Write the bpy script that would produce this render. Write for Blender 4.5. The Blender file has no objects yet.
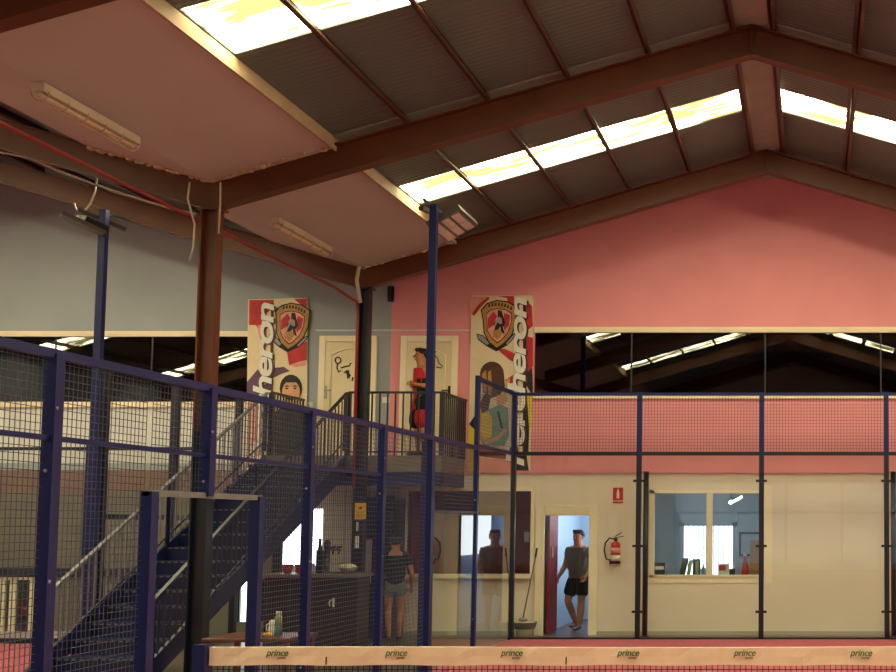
import bpy, bmesh, math, random
from mathutils import Vector, Matrix
random.seed(7)
scene = bpy.context.scene
COL = scene.collection
R = math.radians

# ------------------------------------------------------------------ camera model
F = 1235.0
PITCH = R(4.15)
CX, HY = 814.0, 523.0
EYE = 1.87
cP, sP = math.cos(PITCH), math.sin(PITCH)
CY = HY - F * math.tan(PITCH)

def pw(px, py, Y):
    """point at depth Y seen at a place of the photograph"""
    a = (px - CX) / F
    b = (CY - py) / F
    t = Y / (cP - b * sP)
    return Vector((a * t, Y, EYE + t * (sP + b * cP)))

cam_d = bpy.data.cameras.new('camera')
cam = bpy.data.objects.new('camera', cam_d)
COL.objects.link(cam)
cam.location = (0, 0, EYE)
cam.rotation_euler = (R(90) + PITCH, 0, 0)
cam_d.sensor_width = 36
cam_d.lens = F * 36 / 896
cam_d.shift_x = (448 - CX) / 896
cam_d.shift_y = (CY - 336) / 896
cam_d.clip_start = 0.05
cam_d.clip_end = 200
scene.camera = cam

# ------------------------------------------------------------------ materials
def lin(c):
    return tuple(((v / 255) / 12.92 if v / 255 <= 0.04045 else ((v / 255 + 0.055) / 1.055) ** 2.4) for v in c)

def mat(name, rgb, rough=0.6, metal=0.0, var=0.10, scale=3.0, bump=0.0, bscale=40.0, spec=0.5, stretch=None, rgb2=None, fac=(0.45, 0.62)):
    m = bpy.data.materials.new(name)
    m.use_nodes = True
    nt = m.node_tree
    bs = nt.nodes['Principled BSDF']
    bs.inputs['Roughness'].default_value = rough
    bs.inputs['Metallic'].default_value = metal
    bs.inputs['Specular IOR Level'].default_value = spec
    tc = nt.nodes.new('ShaderNodeTexCoord')
    mp = nt.nodes.new('ShaderNodeMapping')
    if stretch:
        mp.inputs['Scale'].default_value = stretch
    nt.links.new(tc.outputs['Object'], mp.inputs['Vector'])
    nz = nt.nodes.new('ShaderNodeTexNoise')
    nz.inputs['Scale'].default_value = scale
    nz.inputs['Detail'].default_value = 4
    nt.links.new(mp.outputs[0], nz.inputs['Vector'])
    cr = nt.nodes.new('ShaderNodeValToRGB')
    c = lin(rgb)
    if rgb2 is None:
        lo = tuple(v * (1 - var) for v in c)
        hi = tuple(min(1, v * (1 + var)) for v in c)
        cr.color_ramp.elements[0].position = 0.3
        cr.color_ramp.elements[1].position = 0.7
    else:
        lo, hi = c, lin(rgb2)
        cr.color_ramp.elements[0].position = fac[0]
        cr.color_ramp.elements[1].position = fac[1]
    cr.color_ramp.elements[0].color = (*lo, 1)
    cr.color_ramp.elements[1].color = (*hi, 1)
    nt.links.new(nz.outputs['Fac'], cr.inputs['Fac'])
    nt.links.new(cr.outputs['Color'], bs.inputs['Base Color'])
    if bump:
        n2 = nt.nodes.new('ShaderNodeTexNoise')
        n2.inputs['Scale'].default_value = bscale
        nt.links.new(mp.outputs[0], n2.inputs['Vector'])
        bp = nt.nodes.new('ShaderNodeBump')
        bp.inputs['Strength'].default_value = bump
        bp.inputs['Distance'].default_value = 0.01
        nt.links.new(n2.outputs['Fac'], bp.inputs['Height'])
        nt.links.new(bp.outputs['Normal'], bs.inputs['Normal'])
    return m

def mat_emit(name, rgb, strength, rgb2=None, scale=2.0, stretch=(1, 1, 1)):
    m = bpy.data.materials.new(name)
    m.use_nodes = True
    nt = m.node_tree
    nt.nodes.clear()
    out = nt.nodes.new('ShaderNodeOutputMaterial')
    em = nt.nodes.new('ShaderNodeEmission')
    em.inputs['Strength'].default_value = strength
    em.inputs['Color'].default_value = (*lin(rgb), 1)
    if rgb2:
        tc = nt.nodes.new('ShaderNodeTexCoord')
        mp = nt.nodes.new('ShaderNodeMapping')
        mp.inputs['Scale'].default_value = stretch
        nz = nt.nodes.new('ShaderNodeTexNoise')
        nz.inputs['Scale'].default_value = scale
        nz.inputs['Detail'].default_value = 5
        cr = nt.nodes.new('ShaderNodeValToRGB')
        cr.color_ramp.elements[0].position = 0.42
        cr.color_ramp.elements[1].position = 0.60
        cr.color_ramp.elements[0].color = (*lin(rgb2), 1)
        cr.color_ramp.elements[1].color = (*lin(rgb), 1)
        nt.links.new(tc.outputs['Object'], mp.inputs['Vector'])
        nt.links.new(mp.outputs[0], nz.inputs['Vector'])
        nt.links.new(nz.outputs['Fac'], cr.inputs['Fac'])
        nt.links.new(cr.outputs['Color'], em.inputs['Color'])
    nt.links.new(em.outputs[0], out.inputs['Surface'])
    return m

def mat_glass(name, tint=(0.95, 0.97, 0.96), ior=1.6, rough=0.0):
    m = bpy.data.materials.new(name)
    m.use_nodes = True
    nt = m.node_tree
    nt.nodes.clear()
    out = nt.nodes.new('ShaderNodeOutputMaterial')
    tr = nt.nodes.new('ShaderNodeBsdfTransparent')
    tr.inputs['Color'].default_value = (*tint, 1)
    gl = nt.nodes.new('ShaderNodeBsdfGlossy')
    gl.inputs['Roughness'].default_value = rough
    gl.inputs['Color'].default_value = (1, 1, 1, 1)
    fr = nt.nodes.new('ShaderNodeFresnel')
    fr.inputs['IOR'].default_value = ior
    geo = nt.nodes.new('ShaderNodeNewGeometry')
    sub = nt.nodes.new('ShaderNodeMath')
    sub.operation = 'SUBTRACT'
    sub.inputs[0].default_value = 1.0
    mul = nt.nodes.new('ShaderNodeMath')
    mul.operation = 'MULTIPLY'
    nt.links.new(geo.outputs['Backfacing'], sub.inputs[1])
    nt.links.new(fr.outputs[0], mul.inputs[0])
    nt.links.new(sub.outputs[0], mul.inputs[1])
    mx = nt.nodes.new('ShaderNodeMixShader')
    nt.links.new(mul.outputs[0], mx.inputs['Fac'])
    nt.links.new(tr.outputs[0], mx.inputs[1])
    nt.links.new(gl.outputs[0], mx.inputs[2])
    nt.links.new(mx.outputs[0], out.inputs['Surface'])
    return m

def add_ribs(m, axis_scale, distance=0.02, strength=0.6):
    nt = m.node_tree
    bs = nt.nodes['Principled BSDF']
    tc = nt.nodes.new('ShaderNodeTexCoord')
    wv = nt.nodes.new('ShaderNodeTexWave')
    wv.bands_direction = 'Y'
    wv.inputs['Scale'].default_value = axis_scale
    nt.links.new(tc.outputs['Object'], wv.inputs['Vector'])
    bp = nt.nodes.new('ShaderNodeBump')
    bp.inputs['Strength'].default_value = strength
    bp.inputs['Distance'].default_value = distance
    nt.links.new(wv.outputs['Fac'], bp.inputs['Height'])
    nt.links.new(bp.outputs['Normal'], bs.inputs['Normal'])

def add_tiles(m, w, h, mortar_rgb):
    nt = m.node_tree
    bs = nt.nodes['Principled BSDF']
    src = bs.inputs['Base Color'].links[0].from_socket
    tc = nt.nodes.new('ShaderNodeTexCoord')
    sp = nt.nodes.new('ShaderNodeSeparateXYZ')
    cb = nt.nodes.new('ShaderNodeCombineXYZ')
    nt.links.new(tc.outputs['Object'], sp.inputs[0])
    nt.links.new(sp.outputs['X'], cb.inputs['X'])
    nt.links.new(sp.outputs['Z'], cb.inputs['Y'])
    br = nt.nodes.new('ShaderNodeTexBrick')
    br.offset = 0
    br.inputs['Scale'].default_value = 1
    br.inputs['Mortar Size'].default_value = 0.006
    br.inputs['Brick Width'].default_value = w
    br.inputs['Row Height'].default_value = h
    br.inputs['Mortar'].default_value = (*lin(mortar_rgb), 1)
    nt.links.new(cb.outputs[0], br.inputs['Vector'])
    nt.links.new(src, br.inputs['Color1'])
    nt.links.new(src, br.inputs['Color2'])
    nt.links.new(br.outputs['Color'], bs.inputs['Base Color'])

M = {}
M['pink'] = mat('pink_paint', (226, 148, 154), 0.7, var=0.04, scale=1.2, spec=0.2)
M['blue_wall'] = mat('blue_grey_paint', (156, 161, 168), 0.7, var=0.05, scale=1.0, spec=0.2)
M['cream'] = mat('cream_paint', (226, 212, 196), 0.45, var=0.04, scale=1.0, spec=0.35)
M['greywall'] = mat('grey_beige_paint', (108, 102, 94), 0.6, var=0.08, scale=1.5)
M['whiteband'] = mat('white_paint', (205, 205, 205), 0.6, var=0.05)
M['tile'] = mat('white_tile', (205, 198, 192), 0.3, var=0.04)
add_tiles(M['tile'], 0.2, 0.2, (150, 145, 140))
M['maroon'] = mat('maroon_paint', (128, 22, 34), 0.5, var=0.08)
M['redpink'] = mat('dusty_red_paint', (122, 96, 88), 0.6, var=0.08)
M['steel'] = mat('red_oxide_steel', (92, 46, 25), 0.45, var=0.12, scale=2.5, spec=0.35)
M['purlin'] = mat('brown_purlin_steel', (86, 56, 42), 0.4, var=0.12, scale=3)
M['navy'] = mat('navy_steel', (17, 27, 84), 0.38, var=0.12, scale=5, spec=0.35)
M['navy_dark'] = mat('dark_navy_steel', (15, 17, 34), 0.38, var=0.12, scale=5)
M['stair'] = mat('navy_stair_paint', (16, 23, 66), 0.35, var=0.15, scale=6)
M['rail_dark'] = mat('dark_rail_paint', (26, 28, 44), 0.35, var=0.1)
M['baluster'] = mat('lit_rail_steel', (122, 122, 126), 0.35, metal=0.3, var=0.15, scale=8)  # pale tone puts the light on the left stair railing into the colour
M['wire'] = mat('blue_coated_wire', (56, 62, 92), 0.35, var=0.1, spec=0.6)
M['wire_back'] = mat('navy_coated_wire', (48, 44, 78), 0.45, var=0.1)
M['netcord'] = mat('black_net_cord', (14, 12, 14), 0.8, var=0.1)
M['roof'] = mat('roof_panel', (98, 104, 98), 0.5, var=0.10, scale=0.7, spec=0.3)
add_ribs(M['roof'], 3.2, 0.012, 0.35)
M['roofstrip'] = mat('pale_roof_strip', (146, 142, 130), 0.6, var=0.08)
M['board'] = mat('ceiling_board', (186, 176, 168), 0.8, var=0.05, scale=0.8, spec=0.1)
M['boardedge'] = mat('board_edge', (172, 148, 116), 0.7, var=0.08)
M['foam'] = mat('foam_sealant', (190, 160, 130), 0.9, var=0.2, scale=20, bump=0.6)
M['sky'] = mat_emit('translucent_skylight', (255, 246, 198), 31.0, (54, 46, 26), 1.5, (0.5, 2.2, 1))
M['daylight'] = mat_emit('daylit_pane', (244, 250, 255), 3.0)
M['daylight_soft'] = mat_emit('daylit_pane_soft', (225, 235, 245), 1.6)
M['fill_front'] = mat_emit('front_fill_glow', (226, 240, 255), 0.8)  # cool fill glow of the glazing added behind the camera
M['officelamp'] = mat_emit('office_lamp_tube', (245, 250, 255), 110.0)
M['receptionfill'] = mat_emit('reception_fill_tube', (255, 245, 230), 8.0)  # glow of the added tube that brightens the reception room
M['turf'] = mat('pink_court_turf', (170, 84, 97), 0.9, var=0.08, scale=30, bump=0.4, bscale=300)
M['floor'] = mat('brown_floor_tile', (94, 82, 72), 0.35, var=0.1, scale=2)
M['darkfloor'] = mat('dark_floor', (92, 84, 84), 0.3, var=0.1)
M['glass'] = mat_glass('court_glass', ior=1.5)
M['sideglass'] = mat_glass('side_glass', (0.93, 0.95, 0.94), 1.75)
M['winglass'] = mat_glass('window_glass', (0.5, 0.48, 0.45), 1.9)
M['offglass'] = mat_glass('office_glass', (0.93, 0.95, 0.97), 1.5)
M['trim'] = mat('cream_trim', (238, 222, 194), 0.5, var=0.04)
M['door'] = mat('cream_door', (224, 206, 170), 0.5, var=0.04)
M['metal'] = mat('brushed_metal', (150, 150, 150), 0.3, metal=0.9)
M['black'] = mat('black_plastic', (14, 14, 16), 0.5)
M['ink'] = mat('black_ink', (16, 16, 26), 0.6)
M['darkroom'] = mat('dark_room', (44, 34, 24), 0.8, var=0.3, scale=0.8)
M['bluewhite'] = mat('bluish_white_paint', (176, 198, 220), 0.6, var=0.03)
M['officewall'] = mat('office_wall_paint', (176, 188, 192), 0.6, var=0.04)
M['tape'] = mat('cream_net_tape', (243, 220, 188), 0.75, var=0.05, scale=4, stretch=(1.0, 1, 0.35), bump=0.4, bscale=8)
M['green'] = mat('green_print', (70, 108, 40), 0.7)
M['gold'] = mat('gold_print', (178, 132, 62), 0.6, var=0.15, scale=12)
M['red'] = mat('red_plastic', (190, 24, 30), 0.4)
M['redprint'] = mat('red_print', (186, 36, 46), 0.6, var=0.2, scale=6)
M['redpipe'] = mat('red_pipe_paint', (142, 40, 34), 0.4)
M['yellow'] = mat('yellow_sign', (236, 184, 46), 0.5)
M['yellowprint'] = mat('yellow_print', (214, 190, 40), 0.6, var=0.1)
M['white'] = mat('white_plastic', (226, 224, 218), 0.45, var=0.03)
M['banner'] = mat('banner_vinyl', (226, 206, 172), 0.6, var=0.06, scale=3)
M['purpleprint'] = mat('purple_print', (92, 62, 92), 0.6)
M['tealprint'] = mat('teal_print', (110, 150, 140), 0.6, var=0.2, scale=9)
M['pinkprint'] = mat('pink_print', (222, 152, 140), 0.6, var=0.15, scale=6)
M['brownprint'] = mat('brown_print', (80, 44, 32), 0.6, var=0.3, scale=9)
M['greyprint'] = mat('grey_print', (150, 146, 150), 0.6, var=0.15, scale=9)
M['skinprint'] = mat('skin_print', (206, 156, 120), 0.6, var=0.1, scale=9)
M['skin'] = mat('skin', (176, 116, 84), 0.5, var=0.06, scale=8)
M['hair'] = mat('dark_hair', (26, 18, 14), 0.6, var=0.3, scale=40)
M['greytee'] = mat('grey_cotton', (96, 91, 85), 0.9, var=0.1, scale=8)
M['blackcloth'] = mat('black_cotton', (20, 20, 24), 0.9, var=0.15, scale=8)
M['redcloth'] = mat('red_jersey', (196, 26, 34), 0.7, var=0.1, scale=8)
M['greyshorts'] = mat('grey_green_cotton', (104, 108, 100), 0.9, var=0.1)
M['wood'] = mat('dark_red_wood', (92, 48, 38), 0.35, var=0.2, scale=3, stretch=(1, 8, 1))
M['darkwood'] = mat('black_brown_wood', (44, 34, 30), 0.5, var=0.25, scale=4, stretch=(1, 1, 6))
M['countertop'] = mat('brown_grey_top', (128, 112, 98), 0.35, var=0.1)
M['basegrey'] = mat('pale_grey_skirting', (176, 168, 152), 0.5, var=0.05)
M['concrete'] = mat('grey_deck_edge', (112, 104, 94), 0.8, var=0.12, scale=5)
M['cardboard'] = mat('cardboard', (176, 130, 84), 0.85, var=0.08)
M['greenprint'] = mat('pale_green_card', (150, 166, 120), 0.7, var=0.1)
M['darkgreen'] = mat('dark_green_card', (52, 66, 48), 0.7, var=0.15)
M['teal'] = mat('teal_plastic', (44, 96, 104), 0.4)
M['bluebit'] = mat('light_blue_plastic', (120, 176, 216), 0.5)
M['mopgrey'] = mat('grey_plastic', (92, 88, 84), 0.5)
M['bucket'] = mat('pale_bucket_plastic', (206, 194, 168), 0.5)
M['cable'] = mat('pale_cable', (190, 172, 150), 0.6)
M['lamp'] = mat('lamp_diffuser', (214, 190, 160), 0.4, var=0.04)
M['lampglass'] = mat('floodlight_glass', (200, 176, 172), 0.15, var=0.05)
M['floodbody'] = mat('floodlight_body', (96, 90, 84), 0.4, metal=0.4)

# ------------------------------------------------------------------ object helpers
ORG = {}

def tag(o, label=None, cat=None, group=None, kind=None):
    if label: o['label'] = label
    if cat: o['category'] = cat
    if group: o['group'] = group
    if kind: o['kind'] = kind
    return o

def thing(name, loc, label, cat, group=None):
    o = bpy.data.objects.new(name, None)
    o.empty_display_size = 0.1
    COL.objects.link(o)
    o.location = loc
    ORG[o.name] = Vector(loc)
    return tag(o, label, cat, group)

class MB:
    def __init__(self):
        self.bm = bmesh.new()
        self.mi = 0

    def face(self, vs):
        try:
            f = self.bm.faces.new(vs)
            f.material_index = self.mi
            return f
        except ValueError:
            return None

    def hexa(self, p):
        v = [self.bm.verts.new(q) for q in p]
        for idx in ((3, 2, 1, 0), (4, 5, 6, 7), (0, 1, 5, 4), (1, 2, 6, 5), (2, 3, 7, 6), (3, 0, 4, 7)):
            self.face([v[i] for i in idx])
        return self

    def box(self, x0, x1, y0, y1, z0, z1):
        x0, x1 = min(x0, x1), max(x0, x1)
        y0, y1 = min(y0, y1), max(y0, y1)
        z0, z1 = min(z0, z1), max(z0, z1)
        return self.hexa([(x0, y0, z0), (x1, y0, z0), (x1, y1, z0), (x0, y1, z0),
                          (x0, y0, z1), (x1, y0, z1), (x1, y1, z1), (x0, y1, z1)])

    def bar(self, a, b, w, h, up=(0, 0, 1)):
        """box beam from a to b, w wide, h deep, centred"""
        a, b = Vector(a), Vector(b)
        d = (b - a).normalized()
        u = Vector(up)
        if abs(d.dot(u)) > 0.98:
            u = Vector((0, 1, 0))
        s = d.cross(u).normalized() * (w / 2)
        t = s.cross(d).normalized() * (h / 2)
        return self.hexa([a - s - t, a + s - t, b + s - t, b - s - t,
                          a - s + t, a + s + t, b + s + t, b - s + t])

    def tube(self, pts, r, n=8, caps=True, r1=None):
        pts = [Vector(p) for p in pts]
        rings = []
        u = None
        for i, p in enumerate(pts):
            if i == 0: d = pts[1] - pts[0]
            elif i == len(pts) - 1: d = pts[-1] - pts[-2]
            else: d = pts[i + 1] - pts[i - 1]
            d.normalize()
            if u is None:
                u = d.orthogonal().normalized()
            else:
                u = (u - d * u.dot(d)).normalized()
            w = d.cross(u)
            rr = r if r1 is None else r + (r1 - r) * i / (len(pts) - 1)
            rings.append([self.bm.verts.new(p + (u * math.cos(2 * math.pi * k / n) + w * math.sin(2 * math.pi * k / n)) * rr) for k in range(n)])
        for a, b in zip(rings, rings[1:]):
            for k in range(n):
                f = self.face([a[k], a[(k + 1) % n], b[(k + 1) % n], b[k]])
                if f and n > 5: f.smooth = True
        if caps:
            self.face(list(reversed(rings[0])))
            self.face(rings[-1])
        return self

    def lathe(self, c, prof, n=16, axis='Z', sx=1.0):
        c = Vector(c)
        rings = []
        for r, h in prof:
            ring = []
            for k in range(n):
                a = 2 * math.pi * k / n
                if axis == 'Z':
                    ring.append(self.bm.verts.new(c + Vector((r * math.cos(a) * sx, r * math.sin(a), h))))
                else:
                    ring.append(self.bm.verts.new(c + Vector((r * math.cos(a), h, r * math.sin(a)))))
            rings.append(ring)
        for a, b in zip(rings, rings[1:]):
            for k in range(n):
                f = self.face([a[k], a[(k + 1) % n], b[(k + 1) % n], b[k]])
                if f: f.smooth = True
        self.face(list(reversed(rings[0])))
        self.face(rings[-1])
        return self

    def prism(self, pts, d):
        """closed outline extruded along vector d"""
        d = Vector(d)
        a = [self.bm.verts.new(Vector(p)) for p in pts]
        b = [self.bm.verts.new(Vector(p) + d) for p in pts]
        n = len(a)
        self.face(a)
        self.face(list(reversed(b)))
        for i in range(n):
            self.face([a[i], b[i], b[(i + 1) % n], a[(i + 1) % n]])
        return self

    def flat(self, pxs, Y, th=0.004):
        """thin printed patch lying against the plane y = Y, facing the camera side"""
        pts = [pw(x, y, Y) for x, y in pxs]
        return self.prism(pts, (0, -th, 0))

    def grid(self, o, U, V, step, r, su=None):
        """welded wire grid of real four sided wires"""
        o, U, V = Vector(o), Vector(U), Vector(V)
        nu = max(1, round(U.length / step))
        nv = max(1, round(V.length / (su or step)))
        for i in range(nu + 1):
            p = o + U * (i / nu)
            self.bar(p, p + V, 2 * r, 2 * r)
        for j in range(nv + 1):
            p = o + V * (j / nv)
            self.bar(p, p + U, 2 * r, 2 * r)
        return self

    def sphere(self, c, r, sc=(1, 1, 1), seg=12):
        mtx = Matrix.Translation(c) @ Matrix.Diagonal((*[r * s for s in sc], 1))
        res = bmesh.ops.create_uvsphere(self.bm, u_segments=seg, v_segments=max(6, seg * 2 // 3), radius=1, matrix=mtx)
        fs = set()
        for v in res['verts']:
            for f in v.link_faces: fs.add(f)
        for f in fs:
            f.material_index = self.mi
            f.smooth = True
        return self

    def mesh(self, me, mtx=None):
        n0 = len(self.bm.faces)
        tmp = me.copy()
        if mtx is not None: tmp.transform(mtx)
        self.bm.from_mesh(tmp)
        self.bm.faces.ensure_lookup_table()
        for f in self.bm.faces[n0:]:
            f.material_index = self.mi
        bpy.data.meshes.remove(tmp)
        return self

    def build(self, name, mats, parent=None, bevel=0.0, recalc=True, smooth=False):
        if not isinstance(mats, (list, tuple)): mats = [mats]
        if recalc:
            bmesh.ops.recalc_face_normals(self.bm, faces=self.bm.faces[:])
        xs = [v.co for v in self.bm.verts]
        if parent is not None:
            org = ORG[parent.name]
        else:
            org = Vector(((min(v.x for v in xs) + max(v.x for v in xs)) / 2,
                          (min(v.y for v in xs) + max(v.y for v in xs)) / 2,
                          min(v.z for v in xs)))
        for v in self.bm.verts: v.co -= org
        me = bpy.data.meshes.new(name)
        self.bm.to_mesh(me)
        self.bm.free()
        for m_ in mats:
            me.materials.append(M[m_] if isinstance(m_, str) else m_)
        if smooth:
            for p in me.polygons: p.use_smooth = True
        o = bpy.data.objects.new(name, me)
        COL.objects.link(o)
        if parent is not None:
            o.parent = parent
        else:
            o.location = org
        ORG[o.name] = org
        if bevel:
            b = o.modifiers.new('bevel', 'BEVEL')
            b.width = bevel
            b.segments = 2
            b.limit_method = 'ANGLE'
        return o

def struct(o):
    o['kind'] = 'structure'
    return o

def children(o):
    return [c for c in bpy.data.objects if c.parent == o]

def copy_tree(o, parent=None, loc=None):
    c = o.copy()
    COL.objects.link(c)
    ORG[c.name] = Vector(loc) if loc is not None else ORG.get(o.name, Vector())
    if parent is not None: c.parent = parent
    if loc is not None: c.location = loc
    for ch in children(o):
        copy_tree(ch, c)
    return c

def text_mesh(s, size, shear=0.0, bold=0.0, space=1.0, extrude=0.0015):
    cu = bpy.data.curves.new('t', 'FONT')
    cu.body = s
    cu.size = size
    cu.shear = shear
    cu.offset = bold
    cu.space_character = space
    cu.extrude = extrude
    cu.align_x = 'CENTER'
    cu.align_y = 'CENTER'
    o = bpy.data.objects.new('t', cu)
    COL.objects.link(o)
    dg = bpy.context.evaluated_depsgraph_get()
    me = bpy.data.meshes.new_from_object(o.evaluated_get(dg))
    bpy.data.objects.remove(o)
    bpy.data.curves.remove(cu)
    return me

def skin_mesh(nodes, edges, root, sub=2):
    names = list(nodes)
    me = bpy.data.meshes.new('sk')
    me.from_pydata([Vector(nodes[n][0]) for n in names], [(names.index(a), names.index(b)) for a, b in edges], [])
    o = bpy.data.objects.new('sk', me)
    COL.objects.link(o)
    o.modifiers.new('s', 'SKIN')
    for i, n in enumerate(names):
        sv = me.skin_vertices[0].data[i]
        r = nodes[n][1]
        sv.radius = r if isinstance(r, tuple) else (r, r)
        sv.use_root = (n == root)
    ss = o.modifiers.new('u', 'SUBSURF')
    ss.levels = sub
    ss.render_levels = sub
    dg = bpy.context.evaluated_depsgraph_get()
    res = bpy.data.meshes.new_from_object(o.evaluated_get(dg))
    bpy.data.objects.remove(o)
    bpy.data.meshes.remove(me)
    return res

# ------------------------------------------------------------------ main measures
YW = 20.8            # face of the end wall
YG = 20.0            # end glass of the court
XS = -4.87           # left side of the court
VX, RX = -7.08, -0.74        # valley and ridge of the hall roof
RZ, VZ = 7.39, 5.53          # underside of the rafters at ridge and valley
SL = (RZ - VZ) / (RX - VX)
FR = [19.2, 14.3, 9.4, 4.5, -0.4]   # steel frames
YB = -4.5           # wall behind the camera
XR = RX + (RX - VX)  # right eave
LRX = VX - (RX - VX) # ridge of the left bay
LX = LRX - (RX - VX) # left eave

def under(x):
    """height of the rafter underside at x"""
    if x >= RX: return RZ - SL * (x - RX)
    if x >= VX: return VZ + SL * (x - VX)
    if x >= LRX: return VZ + SL * (VX - x)
    return RZ - SL * (LRX - x)

RAF = 0.36
PUR = 0.09
def roofz(x): return under(x) + RAF + PUR

# ------------------------------------------------------------------ walls
def wall_grid(name, xs0, xs1, z0, z1, y0, y1, holes, zones, mats):
    """wall slab with openings; zones choose the paint"""
    xs = sorted({xs0, xs1, *[h[0] for h in holes], *[h[1] for h in holes], *[z[0] for z in zones], *[z[1] for z in zones]})
    zs = sorted({z0, z1, *[h[2] for h in holes], *[h[3] for h in holes], *[z[2] for z in zones], *[z[3] for z in zones]})
    xs = [x for x in xs if xs0 <= x <= xs1]
    zs = [z for z in zs if z0 <= z <= z1]
    b = MB()
    for xa, xb in zip(xs, xs[1:]):
        for za, zb in zip(zs, zs[1:]):
            cx, cz = (xa + xb) / 2, (za + zb) / 2
            if any(h[0] < cx < h[1] and h[2] < cz < h[3] for h in holes): continue
            b.mi = 0
            for zo in zones:
                if zo[0] < cx < zo[1] and zo[2] < cz < zo[3]: b.mi = zo[4]
            b.box(xa, xb, y0, y1, za, zb)
    return struct(b.build(name, mats))

def WX(px, py=523): return pw(px, py, YW).x
def WZ(py): return pw(600, py, YW).z

xb = WX(390, 380)                     # where blue paint meets pink
Zmez = WZ(472)
H_win1 = (WX(534, 365), XR - 0.3, WZ(393.5), WZ(332.5))
H_win2 = (-16.0, WX(262, 365), WZ(402), WZ(336.5))
H_off = (WX(650), WX(764), WZ(577), WZ(490))
H_door = (WX(545), WX(589.5), 0.0, WZ(515.5))
H_hatch = (WX(408), WX(531), WZ(574.5), WZ(491))
H_bar = (WX(280), WX(324), WZ(566), WZ(507))
H_bar2 = (WX(240), WX(276), WZ(622), WZ(580))
H_low = (-16.0, WX(46, 600), WZ(632), WZ(580))
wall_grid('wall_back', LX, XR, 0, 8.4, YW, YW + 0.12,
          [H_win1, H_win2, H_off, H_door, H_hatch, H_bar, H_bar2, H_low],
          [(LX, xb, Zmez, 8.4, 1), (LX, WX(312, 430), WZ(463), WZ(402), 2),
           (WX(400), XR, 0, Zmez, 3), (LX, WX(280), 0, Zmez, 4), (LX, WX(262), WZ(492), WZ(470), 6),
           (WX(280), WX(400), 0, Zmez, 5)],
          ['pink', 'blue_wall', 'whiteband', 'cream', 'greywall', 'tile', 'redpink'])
b = MB(); b.box(LX - 0.12, LX, YB, YW, 0, 7); struct(b.build('wall_left', 'blue_wall'))
b = MB(); b.box(XR, XR + 0.12, YB, YW, 0, 7); struct(b.build('wall_right', 'whiteband'))
b = MB(); b.box(LX, XR, YB - 0.12, YB, 0, 8.4); struct(b.build('wall_front', 'whiteband'))
# unseen glazing behind the camera, added so its cool light offsets pink bounce
b = MB(); b.box(-5.0, 5.0, YB + 0.01, YB + 0.03, 0.25, 3.3); b.mi = 1
for k in range(6): b.box(-5.0 + 2 * k - 0.05, -5.0 + 2 * k + 0.05, YB + 0.01, YB + 0.08, 0.2, 3.35)
b.box(-5.05, 5.05, YB + 0.01, YB + 0.08, 3.3, 3.4); b.box(-5.05, 5.05, YB + 0.01, YB + 0.08, 0.15, 0.25); b.box(-5.05, 5.05, YB + 0.01, YB + 0.08, 2.2, 2.28)
struct(b.build('window_60', ['fill_front', 'navy_dark']))

# floor
b = MB(); b.box(LX, XR, YB, YW + 6.5, -0.12, 0.0); struct(b.build('floor', 'floor'))
b = MB(); b.box(XS + 0.02, 5.2, 0.0, YG - 0.03, 0.0, 0.012)
struct(b.build('floor', 'turf'))
b = MB(); b.box(-19.4, -9.42, 0.0, 19.2, 0.0, 0.012)
struct(b.build('floor', 'turf'))

# dark rooms behind the upper windows
def room(x0, x1, y1, z0, z1, wm, fm, cm=None, y0=YW + 0.12, tag_='wall_room', th=0.06):
    for q in ((x0, x1, y1, y1 + th), (x0 - th, x0, y0, y1), (x1, x1 + th, y0, y1)):
        b = MB(); b.box(*q, z0, z1); struct(b.build(tag_, wm))
    b = MB(); b.box(x0, x1, y0, y1, z1, z1 + th); struct(b.build('ceiling', cm or wm))
    b = MB(); b.box(x0, x1, y0, y1, z0 - th, z0); struct(b.build('floor', fm))
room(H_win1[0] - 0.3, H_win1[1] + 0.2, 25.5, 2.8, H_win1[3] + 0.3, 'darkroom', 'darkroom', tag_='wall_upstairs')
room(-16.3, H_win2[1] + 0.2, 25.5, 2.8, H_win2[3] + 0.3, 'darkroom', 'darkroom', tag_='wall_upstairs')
room(H_off[0] - 0.5, H_off[1] + 1.5, 24.6, 0.001, 2.55, 'officewall', 'darkfloor', tag_='wall_office')
room(H_hatch[0] - 0.1, H_hatch[1] + 0.02, 23.2, 0.001, 2.6, 'maroon', 'darkfloor', tag_='wall_reception')
room(H_door[0] - 0.06, H_off[0] - 0.7, 24.3, 0.001, 2.6, 'bluewhite', 'darkfloor', tag_='wall_corridor')

# lit window in the office end wall
def P3(px, py, Y): return pw(px, py, Y)
a0, a1 = P3(683, 576, 24.58), P3(734, 526, 24.58)
b = MB(); b.box(a0.x, a1.x, 24.56, 24.59, a0.z, a1.z); b.mi = 1
wmid = (a0.x + a1.x) / 2
for x in (a0.x - 0.03, wmid, a1.x + 0.03): b.box(x - 0.05, x + 0.05, 24.50, 24.57, a0.z - 0.06, a1.z + 0.08)
b.box(a0.x - 0.08, a1.x + 0.08, 24.50, 24.57, a1.z, a1.z + 0.30)
b.box(a0.x - 0.08, a1.x + 0.08, 24.50, 24.57, a0.z - 0.08, a0.z)
b.mi = 2
for k in range(1, 10):
    x = a0.x + (a1.x - a0.x) * k / 10
    b.box(x - 0.008, x + 0.008, 24.54, 24.56, a0.z, a1.z)
struct(b.build('window_5', ['daylight', 'officewall', 'greyprint']))
# frosted daylight pane high in the corridor side wall, round the corner from the doorway
cx1 = H_off[0] - 0.72
b = MB(); b.box(cx1 - 0.02, cx1 + 0.015, 21.4, 23.9, 1.3, 2.45); struct(b.build('window_6', 'daylight'))
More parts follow.
